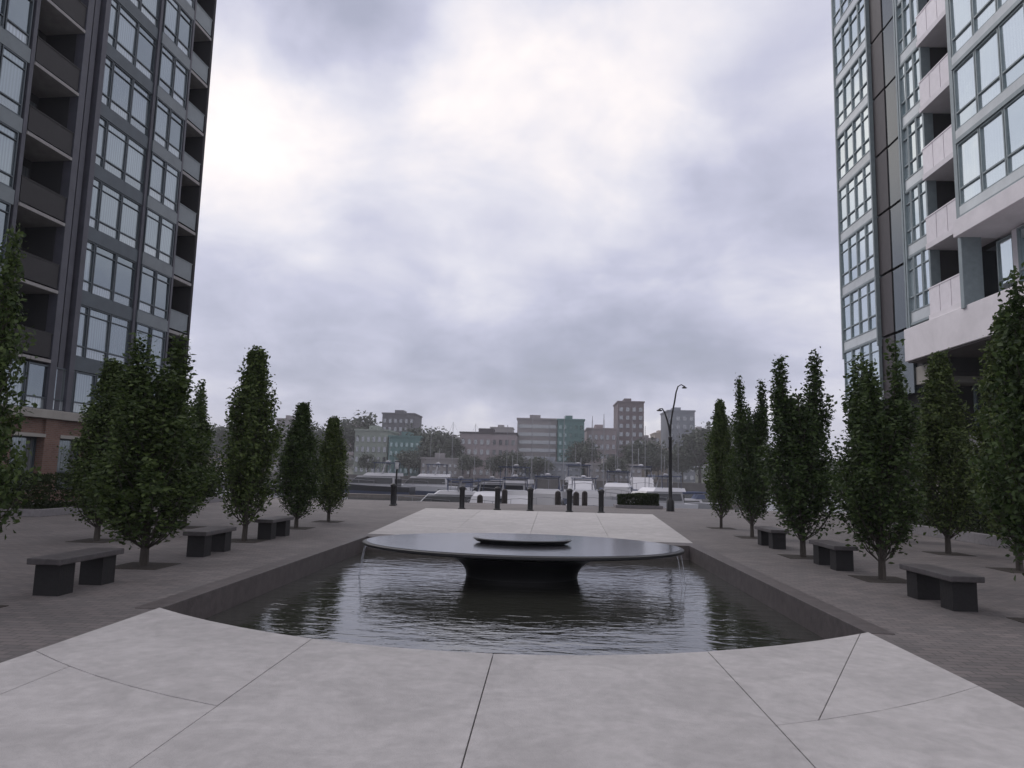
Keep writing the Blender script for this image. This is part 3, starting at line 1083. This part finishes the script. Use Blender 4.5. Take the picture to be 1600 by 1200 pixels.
for i in range(8):
    add_window(RT, pw_m, (-2.4, r_(30.4) + 1.95 * i, 3.75))
    add_window(RT, sw_m, (-2.4, r_(30.4) + 1.95 * i, 0.2))


# ------------------------------------------------------------------ planters and hedges
def hedge_mesh(name, lx, ly, lz, n, seed, leaf=0.07):
    rs = np.random.RandomState(seed)
    p = rs.uniform(-1, 1, (n, 3))
    ax = rs.randint(0, 3, n)
    sg = rs.choice([-1, 1], n)
    keep = rs.uniform(size=n) < 0.85
    for i in range(n):
        if keep[i]: p[i, ax[i]] = sg[i] * rs.uniform(0.85, 1.03)
    p *= np.array([lx / 2, ly / 2, lz / 2])
    p += np.stack([0.05 * np.sin(p[:, 1] * 5 + seed), 0.05 * np.sin(p[:, 0] * 4), 0.06 * np.sin(p[:, 1] * 3.1 + p[:, 0] * 2)], 1)
    p[:, 2] += lz / 2
    p[:, 2] = np.maximum(p[:, 2], 0.01)
    return leaf_mesh(name, p, rs.normal(size=(n, 3)) * 0.5 + np.array([0, 0, 0.4]), leaf, M['leaf_hedge'], rs)


def planter(label, hlabel, x, y, lx, ly, zw, hz, seed, n, group, leaf=0.09):
    p = MB()
    w = 0.18
    p.box(-lx / 2, -lx / 2 + w, -ly / 2, ly / 2, 0, zw).box(lx / 2 - w, lx / 2, -ly / 2, ly / 2, 0, zw)
    p.box(-lx / 2 + w, lx / 2 - w, -ly / 2, -ly / 2 + w, 0, zw).box(-lx / 2 + w, lx / 2 - w, ly / 2 - w, ly / 2, 0, zw)
    t = thing('planter', label, 'planter', (x, y, 0), 0, group)
    p.build('planter_wall', M['kerb'], t, bevel=0.01)
    MB().box(-lx / 2 + w, lx / 2 - w, -ly / 2 + w, ly / 2 - w, 0, zw - 0.05).build('soil', M['soil'], t)
    h = put('hedge', hedge_mesh('hedge', lx - 0.5, ly - 0.5, hz, n, seed, leaf), None, (x, y, zw - 0.05))
    tag(h, hlabel, 'hedge', 'clipped hedges in the planters')


planter('low granite kerb planter along the brick podium on the left', 'dark clipped hedge along the brick podium on the left',
        -16.6, 28.2, 2.6, 13.0, 0.22, 1.05, 1, 16000, 'stone planters')
planter('low granite kerb planter below the canopy on the right', 'dark clipped hedge below the white canopy on the right',
        13.3, 24.0, 1.8, 13.0, 0.30, 0.9, 2, 12000, 'stone planters')
planter('low kerb planter by the water right of the bollards', 'low dark clipped shrub bed right of the bollards',
        5.1, 39.9, 2.5, 1.3, 0.16, 0.62, 3, 10000, 'stone planters', 0.08)


# ------------------------------------------------------------------ bollards, lamps
def bollard_proto():
    t = thing('bollard', '', 'bollard', group='dark bollards across the end of the plaza')
    MB().lathe([(0.17, 0), (0.17, 0.05), (0.13, 0.07), (0.12, 0.10), (0.12, 0.86), (0.135, 0.88), (0.135, 0.92)], 20).build('post', M['black_metal'], t, smooth=True)
    MB().lathe([(0.13, 0.921), (0.155, 0.94), (0.155, 0.98), (0.12, 1.03), (0.05, 1.06)], 20).build('cap', M['black_metal'], t, smooth=True)
    return t


bo = bollard_proto()
BO = [(-7.25, 35.0, 'dark bollard standing alone at the left end by the lamp column'),
      (-3.72, 33.35, 'leftmost dark bollard at the end of the pale walkway'),
      (-2.10, 33.38, 'second dark bollard from the left across the pale walkway'),
      (-0.60, 33.40, 'third dark bollard, in the middle of the pale walkway end'),
      (1.18, 33.42, 'fourth dark bollard from the left across the pale walkway'),
      (2.62, 33.45, 'rightmost dark bollard, next to the low shrub bed')]
for i, (x, y, lab) in enumerate(BO):
    if i == 0:
        bo.location = (x, y, 0); bo['label'] = lab
    else:
        dup(bo, (x, y, 0.0), 0, label=lab)

lp = thing('lamp_column', 'slim path light with a pale lantern at the left water edge', 'lamp', (-7.25, 35.6, 0))
MB().lathe([(0.09, 0), (0.09, 0.06), (0.05, 0.1), (0.045, 1.75)], 14).build('pole', M['black_metal'], lp, smooth=True)
MB().lathe([(0.06, 1.752), (0.09, 1.80), (0.09, 2.08), (0.06, 2.12)], 14).build('lantern', M['lamp_pale'], lp, smooth=True)
MB().lathe([(0.14, 2.121), (0.13, 2.15), (0.03, 2.19)], 14).build('lantern_cap', M['black_metal'], lp, smooth=True)

sl = thing('street_lamp', 'tall dark lamp post with two curved arms at the right water edge', 'street lamp', (6.35, 37.0, 0))
MB().lathe([(0.20, 0), (0.20, 0.5), (0.12, 0.62), (0.095, 0.7), (0.08, 3.55), (0.10, 3.6), (0.10, 3.7), (0.06, 3.75)], 16).build('pole', M['black_metal'], sl, smooth=True)
a1 = [(0, 0, 3.75), (0.02, 0, 4.3), (0.10, 0, 4.9), (0.22, 0, 5.5), (0.30, 0, 6.0), (0.40, 0, 6.30), (0.56, 0, 6.40), (0.70, 0, 6.32)]
o = MB().tube(a1, [0.055, 0.05, 0.046, 0.042, 0.038, 0.034, 0.03, 0.028], 8).build('arm', M['black_metal'], sl, smooth=True)
MB().lathe([(0.02, 0.10), (0.05, 0.06), (0.13, 0), (0.12, -0.03)], 14, c=(0.72, 0, 6.24)).build('lamp_head', M['black_metal'], o, smooth=True)
a2 = [(0, 0, 3.74), (-0.06, 0, 4.2), (-0.16, 0, 4.6), (-0.28, 0, 4.95), (-0.40, 0, 5.15), (-0.52, 0, 5.14)]
o = MB().tube(a2, [0.05, 0.046, 0.042, 0.038, 0.034, 0.03], 8).build('arm', M['black_metal'], sl, smooth=True)
MB().lathe([(0.02, 0.10), (0.05, 0.06), (0.15, 0), (0.14, -0.03)], 14, c=(-0.54, 0, 5.05)).build('lamp_head', M['black_metal'], o, smooth=True)

# ------------------------------------------------------------------ marina
M['hull_white'] = mat('white_gelcoat', (0.47, 0.47, 0.50), 0.3, rnd=0.45)
M['hull_dark'] = mat('navy_gelcoat', (0.015, 0.018, 0.026), 0.3)
M['canvas_blue'] = mat('blue_canvas', (0.06, 0.075, 0.13), 0.9, rnd=0.3)
M['boat_glass'] = mat('boat_window', (0.02, 0.022, 0.027), 0.1)
M['alu'] = mat('mast_aluminium', (0.24, 0.24, 0.26), 0.5, metal=0.3)
M['dock_wood'] = mat('weathered_dock_wood', (0.14, 0.125, 0.115), 0.9, var=0.25, vscale=2)
M['pile'] = mat('dark_timber_pile', (0.035, 0.028, 0.026), 0.9, var=0.3)


def hull(L, B, fb, n=12):
    """boat hull lofted stern to bow along +y, waterline at z=0"""
    vs, fs = [], []
    m = 7
    for i in range(n + 1):
        f = i / n
        hb = B / 2 * (0.86 + 0.14 * min(1, f * 3)) * (1 - max(0, (f - 0.42) / 0.58) ** 2.3)
        hb = max(hb, 0.02)
        sh_ = fb * (1 + 0.35 * f ** 2)
        y = L * (f - 0.5)
        prof_ = [(hb, sh_), (hb * 0.93, sh_ * 0.5), (hb * 0.82, 0.05), (0, -0.4 + 0.35 * f ** 3), (-hb * 0.82, 0.05), (-hb * 0.93, sh_ * 0.5), (-hb, sh_)]
        for x, z in prof_:
            yy = y + (0.5 * z / fb * f ** 6 * 1.2)
            vs.append((x, yy, z))
    for i in range(n):
        for k in range(m - 1):
            fs.append((i * m + k, i * m + k + 1, (i + 1) * m + k + 1, (i + 1) * m + k))
        fs.append((i * m + m - 1, i * m, (i + 1) * m, (i + 1) * m + m - 1))
    fs.append(tuple(range(m)))
    return vs, fs


def cabin(mb, x, y0, y1, z0, z1, rake0, rake1, mi=0):
    mb.add([(-x, y0, z0), (x, y0, z0), (x, y1, z0), (-x, y1, z0), (-x * .85, y0 + rake0, z1), (x * .85, y0 + rake0, z1), (x * .85, y1 - rake1, z1), (-x * .85, y1 - rake1, z1)],
           [(0, 3, 2, 1), (4, 5, 6, 7), (0, 1, 5, 4), (1, 2, 6, 5), (2, 3, 7, 6), (3, 0, 4, 7)], mi)


def motor_yacht(hm, top_mat, grp):
    t = thing('motor_yacht', '', 'boat', group=grp)
    h = MB(); h.add(*hull(11, 3.6, 1.25))
    for q in range(12):                      # dark band along the upper strakes
        h.m[q * 7 + 1] = h.m[q * 7 + 4] = 1
    h.build('hull', [hm, M['canvas_blue']], t, smooth=True)
    a_ = MB()
    a_.tube([(-1.3, -1.9, 2.9), (-1.15, -2.2, 4.0), (1.15, -2.2, 4.0), (1.3, -1.9, 2.9)], 0.09, 6).tube([(0.3, -2.2, 4.0), (0.3, -2.3, 6.4)], 0.02, 5)
    a_.lathe([(0.05, 0), (0.28, 0.05), (0.28, 0.2), (0.1, 0.26)], 12, c=(0, -2.2, 4.25))
    a_.build('radar_arch', M['hull_white'], t)
    st = MB().box(-1.35, 1.35, -3.68, -3.60, 1.3, 2.2)
    st.build('cockpit_screen', M['boat_glass'], t)
    c = MB(); cabin(c, 1.45, -3.6, 2.6, 1.2, 2.55, 0.1, 1.3); c.build('cabin', M['hull_white'], t)
    w = MB(); cabin(w, 1.47, -3.3, 2.16, 1.62, 2.40, 0.08, 0.76); w.build('windows', M['boat_glass'], t)
    f = MB(); cabin(f, 1.35, -3.9, 0.6, 2.56, 2.95, 0.0, 0.5); f.build('flybridge', M['hull_white'], t)
    b = MB().box(-1.25, 1.25, -3.5, -0.6, 4.15, 4.25)
    for sx in (-1.15, 1.15):
        for y in (-3.4, -0.8):
            b.tube([(sx, y, 2.9), (sx * 0.96, y, 4.16)], 0.035, 5)
    b.build('bimini', top_mat, t)
    r = MB()
    for sx in (-1, 1):
        r.tube([(sx * 1.6, -1, 1.95), (sx * 1.45, 2.2, 2.1), (sx * 0.8, 4.6, 2.3), (0.0, 5.8, 2.4)], 0.025, 5)
        for y, x_, z in ((-1, 1.6, 1.3), (1, 1.5, 1.4), (3, 1.2, 1.5), (4.6, 0.8, 1.6)):
            r.tube([(sx * x_, y, z), (sx * x_, y, z + 0.7)], 0.02, 4)
    r.build('bow_rail', M['alu'], t)
    return t


def sail_boat(grp):
    t = thing('sailboat', '', 'boat', group=grp)
    h = MB(); h.add(*hull(9.5, 3.0, 1.0)); h.build('hull', M['hull_white'], t, smooth=True)
    c = MB(); cabin(c, 0.95, -2.2, 2.2, 0.95, 1.55, 0.2, 0.9); c.build('cabin', M['hull_white'], t)
    w = MB(); cabin(w, 0.965, -1.8, 1.6, 1.15, 1.38, 0.2, 0.5); w.build('windows', M['boat_glass'], t)
    MB().tube([(0, 0.9, 1.5), (0, 0.9, 12.2)], [0.06, 0.035], 8).tube([(-0.7, 0.9, 7.5), (0.7, 0.9, 7.5)], 0.025, 4) \
        .tube([(0, 5.1, 1.35), (0, 0.95, 12.0)], 0.012, 4).tube([(0, -4.6, 1.1), (0, 0.85, 12.1)], 0.010, 4).build('mast', M['alu'], t)
    MB().tube([(0, 0.8, 2.3), (0, -1.2, 2.35), (0, -3.1, 2.4)], [0.16, 0.2, 0.1], 8).build('sail_cover', M['canvas_blue'], t, smooth=True)
    d = MB(); cabin(d, 0.9, -2.6, -1.2, 1.55, 2.15, 0.1, 0.4); d.build('spray_hood', M['canvas_blue'], t)
    return t


YG, SG, DG = 'motor yachts moored in the marina', 'sailboats moored in the marina', 'dark yachts in the marina'
my = motor_yacht(M['hull_white'], M['canvas_blue'], YG)
md = motor_yacht(M['hull_dark'], M['canvas_blue'], DG)
sbt = sail_boat(SG)


def X_at(px, Y):
    return (px - 850) / F_PX * Y * 1.003


BOATS = [  # kind, px, Y, rz, scale, label
    ('m', 690, 62, 100, 0.78, 'small white motor yacht seen between the lone bollard and the walkway bollards'),
    ('m', 763, 58, 172, 0.80, 'white motor yacht moored between the leftmost and second walkway bollards'),
    ('m', 808, 60, 186, 0.84, 'white motor yacht moored between the second and third walkway bollards'),
    ('m', 855, 62, 178, 0.88, 'white motor yacht moored between the third and fourth walkway bollards'),
    ('m', 915, 66, 184, 0.86, 'white motor yacht moored behind the two rightmost walkway bollards'),
    ('d', 775, 84, 80, 1.10, 'long dark hulled yacht with a canvas top lying across the marina'),
    ('m', 1012, 76, 120, 0.95, 'white motor yacht lying slantwise above the low shrub bed, left of the lamp post'),
    ('m', 962, 84, 170, 1.05, 'white motor yacht moored left of the slantwise yacht by the lamp post'),
    ('m', 905, 96, 182, 1.25, 'white motor yacht in the back row above the two rightmost bollards'),
    ('s', 985, 100, 175, 1.0, 'sailboat with a mast just left of the tall lamp post'),
    ('s', 940, 92, 183, 0.95, 'sailboat with a bare mast below the brown tower block'),
    ('s', 880, 104, 178, 1.0, 'sailboat moored below the teal glass block'),
    ('s', 830, 110, 184, 1.05, 'sailboat moored below the broad grey office block'),
    ('s', 1065, 90, 100, 0.9, 'sailboat lying right of the tall lamp post'),
    ('s', 858, 88, 176, 0.85, 'small sailboat moored right of the third walkway bollard'),
    ('s', 922, 118, 186, 1.1, 'tall masted sailboat below the pinkish mid rise block'),
    ('s', 1005, 94, 172, 0.85, 'small sailboat above the low shrub bed'),
    ('s', 962, 128, 181, 1.15, 'sailboat in the back row, below the foot of the brown tower'),
    ('s', 800, 124, 100, 1.0, 'sailboat in the back row left of the broad grey office block'),
    ('s', 750, 132, 95, 1.05, 'sailboat in the back row below the middle of the dark roofed building'),
    ('s', 680, 135, 92, 1.0, 'sailboat in the back row below the trees left of the dark roofed building'),
    ('s', 1030, 120, 170, 1.0, 'sailboat in the back row just left of the tall lamp post'),
    ('m', 1000, 112, 175, 1.3, 'far white motor yacht between the sailboats left of the lamp post'),
    ('m', 660, 118, 95, 1.2, 'white motor yacht lying far out left below the teal tinted block'),
    ('d', 580, 110, 85, 1.2, 'dark yacht lying far out left beside the far short tree'),
    ('s', 715, 120, 96, 1.0, 'sailboat moored far out below the low dark roofed building'),
    ('m', 445, 66, 95, 1.0, 'white motor yacht showing between two trees of the left row'),
    ('m', 330, 72, 95, 1.1, 'white motor yacht showing at the far left between the broad and pointed trees'),
]
first = {}
for kind, px, Y, rz, sc, lab in BOATS:
    root = {'m': my, 'd': md, 's': sbt}[kind]
    loc = (X_at(px, Y), Y, WATER_Z + 0.02)
    if kind not in first:
        first[kind] = 1
        root.location = loc; root.rotation_euler = (0, 0, R(rz)); root.scale = (sc,) * 3; root['label'] = lab
    else:
        dup(root, loc, R(rz), sc, lab)
for i, (x0, x1, y0, y1, lab) in enumerate([(-30, 20, 69, 71.2, 'near floating dock running across the marina'), (-30, 30, 104.5, 107, 'far floating dock running across the marina')]):
    d = MB().box(x0, x1, y0, y1, WATER_Z - 0.2, WATER_Z + 0.45)
    tag(d.build('floating_dock', M['dock_wood']), lab, 'dock', 'floating docks')
pm = MB().lathe([(0.21, -5), (0.20, 1.0), (0.17, 1.12), (0.05, 1.2)], 12).mesh('mooring_pile', M['pile'], True)
for i, (px, Y, top, lab) in enumerate([(872, 50, 0.60, 'dark timber mooring pile left of the fourth walkway bollard'),
                                       (900, 49, 0.60, 'dark timber mooring pile just right of the fourth walkway bollard'),
                                       (913, 52, 0.60, 'dark timber mooring pile midway between the two rightmost bollards'),
                                       (790, 51, 0.60, 'dark timber mooring pile just right of the second walkway bollard'),
                                       (752, 50, 0.2, 'dark timber mooring pile midway between the leftmost and second bollards')]):
    o = put('mooring_pile', pm, None, (X_at(px, Y), Y, top - 1.2))
    tag(o, lab, 'pile', 'timber mooring piles')

# ------------------------------------------------------------------ far shore: seawall, trees, buildings
MB().box(-600, 600, 219.0, 222.3, -3, 0.35).build('shore_wall', M['rock'])
tag(bpy.data.objects['shore_wall'], 'long dark stone seawall along the far shore', 'wall')


def far_building(name, label, px0, px1, Y, ytop, floors, cols, wall, wmat, depth=18, roof_mat=None, bands=False, shape=None):
    dx = (px0 + px1) / 2 - 850
    hor = 742 + (dx) * 0.0192
    x0, x1 = X_at(px0, Y), X_at(px1, Y)
    H = EYE + (hor - ytop) * Y / F_PX
    t = thing(name, label, 'building', ((x0 + x1) / 2, Y, 0))
    w = (x1 - x0) / 2
    MB().box(-w, w, 0, depth, -0.5, H - 0.6).build('wall', wall, t)
    rm = roof_mat or wall
    rf = MB().box(-w - 0.3, w + 0.3, -0.3, depth + 0.3, H - 0.6, H)
    rf.build('roof', rm, t)
    rr = random.Random(int(px0))
    MB().box(-w * 0.4, w * 0.15, depth * 0.3, depth * 0.7, H, H + 1.6).build('plant_room', rm, t)
    fh = (H - 2.0) / floors
    cw = 2 * w / cols
    if bands:
        bm_ = MB().box(-w + 0.4, w - 0.4, -0.12, 0.05, 0, fh * 0.45).mesh('window_band', wmat)
        for k in range(floors):
            put('window_band', bm_, t, (0, 0, 1.2 + fh * k))
    else:
        fr = MB()
        ww, wh, e = cw * 0.66, fh * 0.58, 0.14
        fr.box(0, ww, -0.16, 0.02, 0, e).box(0, ww, -0.16, 0.02, wh - e, wh).box(0, e, -0.158, 0.02, e, wh - e).box(ww - e, ww, -0.158, 0.02, e, wh - e)
        fm = fr.mesh('window', wall)
        pn = MB().box(e, ww - e, -0.06, 0.01, e, wh - e).mesh('pane', wmat)
        for k in range(floors):
            for i in range(cols):
                o = put('window', fm, t, (-w + cw * i + cw * 0.17, -0.002, 1.0 + fh * k))
                put('pane', pn, o)
    return t


C = lambda n, c: mat(n, c, 0.8, var=0.08, vscale=0.2)
W_pink = C('pinkish_render', (0.26, 0.22, 0.235)); W_grey = C('warm_grey_concrete', (0.24, 0.225, 0.235)); W_brown = C('brown_brick_far', (0.135, 0.11, 0.12))
W_blue = C('blue_grey_cladding', (0.20, 0.215, 0.25)); W_teal = C('teal_panel', (0.09, 0.17, 0.17)); W_green = C('pale_green_panel', (0.22, 0.25, 0.225))
W_dark = C('dark_roof', (0.06, 0.052, 0.06)); W_sand = C('sand_render', (0.28, 0.235, 0.20))
far_building('office_block', 'pale green low block on the far shore beside the last left tree', 552, 604, 245, 672, 4, 6, W_green, M['far_glass'])
far_building('office_block', 'teal tinted low glass block on the far shore left of the walkway', 606, 655, 243, 682, 4, 6, W_teal, M['teal_glass'])
far_building('apartment_block', 'dark grey block rising behind the teal tinted low block', 594, 645, 300, 646, 7, 6, C('dark_grey_render', (0.10, 0.10, 0.115)), M['far_glass'])
far_building('apartment_block', 'low pinkish building with a dark flat roof on the far shore', 718, 806, 248, 676, 4, 9, W_pink, M['far_glass'], roof_mat=W_dark)
far_building('office_block', 'broad warm grey office block with window bands in the middle of the skyline', 807, 869, 262, 654, 7, 8, W_grey, M['far_glass'], bands=True)
far_building('office_block', 'teal glass block joined to the right of the broad grey office block', 870, 911, 257, 655, 7, 5, W_teal, M['teal_glass'])
far_building('apartment_block', 'pinkish mid rise block between the teal block and the brown tower', 916, 961, 272, 669, 5, 5, W_pink, M['far_glass'])
far_building('apartment_tower', 'tall brown tower block, the highest of the far skyline', 963, 1003, 284, 627, 9, 4, W_brown, M['far_glass'])
far_building('apartment_tower', 'blue grey tower block behind the tall lamp post', 1040, 1081, 290, 641, 8, 4, W_blue, M['far_glass'])
far_building('apartment_block', 'sand coloured low block just left of the blue grey tower', 1006, 1039, 260, 700, 3, 4, W_sand, M['far_glass'])
far_building('apartment_block', 'grey block on the far shore between the two tallest left trees', 425, 447, 280, 655, 6, 3, W_grey, M['far_glass'])
far_building('apartment_block', 'pale block on the far shore right of the broad left tree', 300, 345, 270, 690, 4, 6, W_sand, M['far_glass'])
far_building('apartment_block', 'low grey warehouse on the far shore below the dark trees', 658, 716, 236, 716, 2, 7, W_grey, M['far_glass'])
far_building('apartment_block', 'low pale boathouse in front of the broad grey office block', 815, 905, 232, 722, 2, 10, W_blue, M['far_glass'])
far_building('apartment_block', 'low pale boathouse in front of the brown tower block', 918, 1000, 230, 724, 2, 9, W_grey, M['far_glass'])


for i, (nm, lab, p0, p1, Y, yt, fl, co, w) in enumerate([
        ('apartment_block', 'hazy low block far behind the trees right of the teal tinted block', 650, 690, 380, 690, 4, 5, W_blue),
        ('apartment_block', 'hazy grey block far behind, just left of the dark roofed building', 692, 722, 400, 684, 4, 4, W_grey),
        ('apartment_block', 'hazy block far behind the right half of the dark roofed building', 765, 800, 420, 668, 5, 4, W_grey),
        ('apartment_block', 'hazy block far behind between the teal block and the pinkish mid rise', 905, 930, 400, 676, 5, 3, W_blue),
        ('apartment_block', 'hazy brown block far behind, joining the brown tower on its right', 1000, 1022, 380, 684, 5, 3, W_brown),
        ('apartment_block', 'hazy pale block far behind, joining the blue grey tower on its left', 1020, 1044, 410, 676, 5, 3, W_sand),
        ('apartment_block', 'hazy grey block far behind, right of the blue grey tower', 1080, 1106, 390, 670, 5, 3, W_grey),
        ('apartment_block', 'hazy low grey block far behind the pale green low block', 530, 570, 400, 662, 5, 5, W_pink)]):
    far_building(nm, lab, p0, p1, Y, yt, fl, co, w, M['far_glass'])


def far_tree(seed, H, RAD):
    rs = np.random.RandomState(seed)
    t = thing('broad_tree', '', 'tree', group='trees on the far shore')
    lb = MB().tube([(0, 0, -0.5), (0.1, 0, H * 0.3), (0, 0.1, H * 0.7)], [0.35, 0.28, 0.1], 7)
    P = []
    for k in range(26):
        az, el = rs.uniform(0, 2 * math.pi), rs.uniform(-0.35, 1.0)
        rr = RAD * rs.uniform(0.45, 0.95)
        c = np.array([math.cos(az) * rr * math.sqrt(max(0.05, 1 - el * el * 0.8)), math.sin(az) * rr * math.sqrt(max(0.05, 1 - el * el * 0.8)), H * 0.60 + el * H * 0.34])
        lb.tube([(0, 0, H * 0.35), tuple(c * np.array([.5, .5, .8])), tuple(c)], [0.12, 0.08, 0.03], 4)
        P.append(c + rs.normal(size=(85, 3)) * np.array([RAD * .22, RAD * .22, H * .085]))
    P = np.concatenate(P)
    lb.build('trunk', M['bark'], t)
    nb = P - np.array([0, 0, H * .5])
    nb /= np.linalg.norm(nb, axis=1)[:, None]
    put('crown', leaf_mesh('crown', P, nb, RAD * 0.16, M['leaf_far'], rs), t)
    return t


FT = [far_tree(3, 12, 5.0), far_tree(8, 13, 4.2), far_tree(15, 10, 5.6)]
fu = set()
FAR = [(555, 255, 652, 'tree at the left end, behind the pale green low block'), (650, 262, 672, 'tree rising right of the teal tinted low block'), (668, 250, 680, 'second tree right of the teal tinted low block'),
       (688, 258, 674, 'tallest of the trees left of the dark roofed building'), (706, 246, 688, 'tree touching the left side of the dark roofed building'), (640, 236, 706, 'low tree in front of the teal tinted low block'),
       (735, 232, 712, 'low tree in front of the left half of the dark roofed building'), (772, 231, 714, 'low tree in front of the right half of the dark roofed building'), (800, 230, 708, 'tree at the left foot of the broad grey office block'),
       (912, 250, 690, 'tree squeezed between the teal block and the pinkish mid rise'), (985, 242, 694, 'tree in front of the foot of the brown tower'), (1008, 244, 690, 'tree between the brown tower and the sand coloured block'), (1025, 238, 702, 'low tree in front of the sand coloured block'),
       (1062, 236, 704, 'low tree in front of the blue grey tower, right of the lamp'), (1088, 246, 676, 'tree right of the blue grey tower'), (1108, 240, 668, 'tree peeping out left of the right tree row'), (1130, 250, 660, 'tree behind the far end of the right tree row'),
       (325, 240, 672, 'tree between the broad and the pointed left trees'), (350, 250, 665, 'tree partly behind the pointed left tree'), (415, 240, 676, 'tree left of the grey block behind the left row'), (490, 245, 670, 'tree behind the gap beside the slim left tree'),
       (455, 238, 690, 'low tree right of the grey block behind the left row'), (575, 232, 712, 'low tree in front of the pale green low block'), (840, 229, 716, 'low tree in front of the left boathouse'), (958, 228, 714, 'low tree in front of the right boathouse')]
rngf = random.Random(9)
for i, (px, Y, yt, lab) in enumerate(FAR):
    p = i % 3
    hor = 742 + (px - 850) * 0.0192
    H = EYE + (hor - yt) * Y / F_PX
    base = (12.4, 13.4, 10.3)[p]
    s = H / base
    loc = (X_at(px, Y), Y, 0.0)
    sc = (max(s, 0.75) * 0.95, max(s, 0.75) * 0.95, s)
    lab = lab + ' on the far shore' if len(lab.split()) <= 11 else lab
    if p not in fu:
        fu.add(p)
        FT[p].location = loc; FT[p].scale = sc; FT[p].rotation_euler = (0, 0, rngf.uniform(0, 6)); FT[p]['label'] = lab
    else:
        dup(FT[p], loc, rngf.uniform(0, 6), sc, lab)
# the wooded ridge behind, one uncountable mass
rs = np.random.RandomState(77)
n = 26000
x = rs.uniform(-420, 420, n)
y = rs.uniform(330, 520, n)
gz = 0.2 + np.maximum(0, y - 330) * 0.038
z = gz + np.abs(rs.normal(size=n)) * 2.0 + rs.uniform(0, 1, n) * (5 + 3.5 * np.sin(x * 0.043) + 2.5 * np.sin(x * 0.11 + 2) + 2 * np.sin(x * 0.023 + 1))
Pw = np.stack([x, y, z], 1)
tag(put('wooded_ridge', leaf_mesh('wooded_ridge', Pw, np.tile([0, -0.5, 0.5], (n, 1)), 2.6, M['leaf_far'], rs)), 'wooded ridge of trees behind the far shore buildings', 'woods', kind='stuff')

# ------------------------------------------------------------------ thin damp air over the bay
hz = MB().box(-1000, 1000, -60, 1900, -6, 60)
hm = bpy.data.materials.new('haze')
hm.use_nodes = True
t = hm.node_tree
t.nodes.clear()
o = N(t, 'ShaderNodeOutputMaterial')
pv = N(t, 'ShaderNodeVolumePrincipled')
pv.inputs['Color'].default_value = (0.93, 0.93, 0.97, 1)
pv.inputs['Density'].default_value = 0.0005
LK(t, pv.outputs[0], o.inputs['Volume'])
tag(hz.build('haze', hm), 'thin pale haze in the air over the bay', 'haze', kind='stuff')
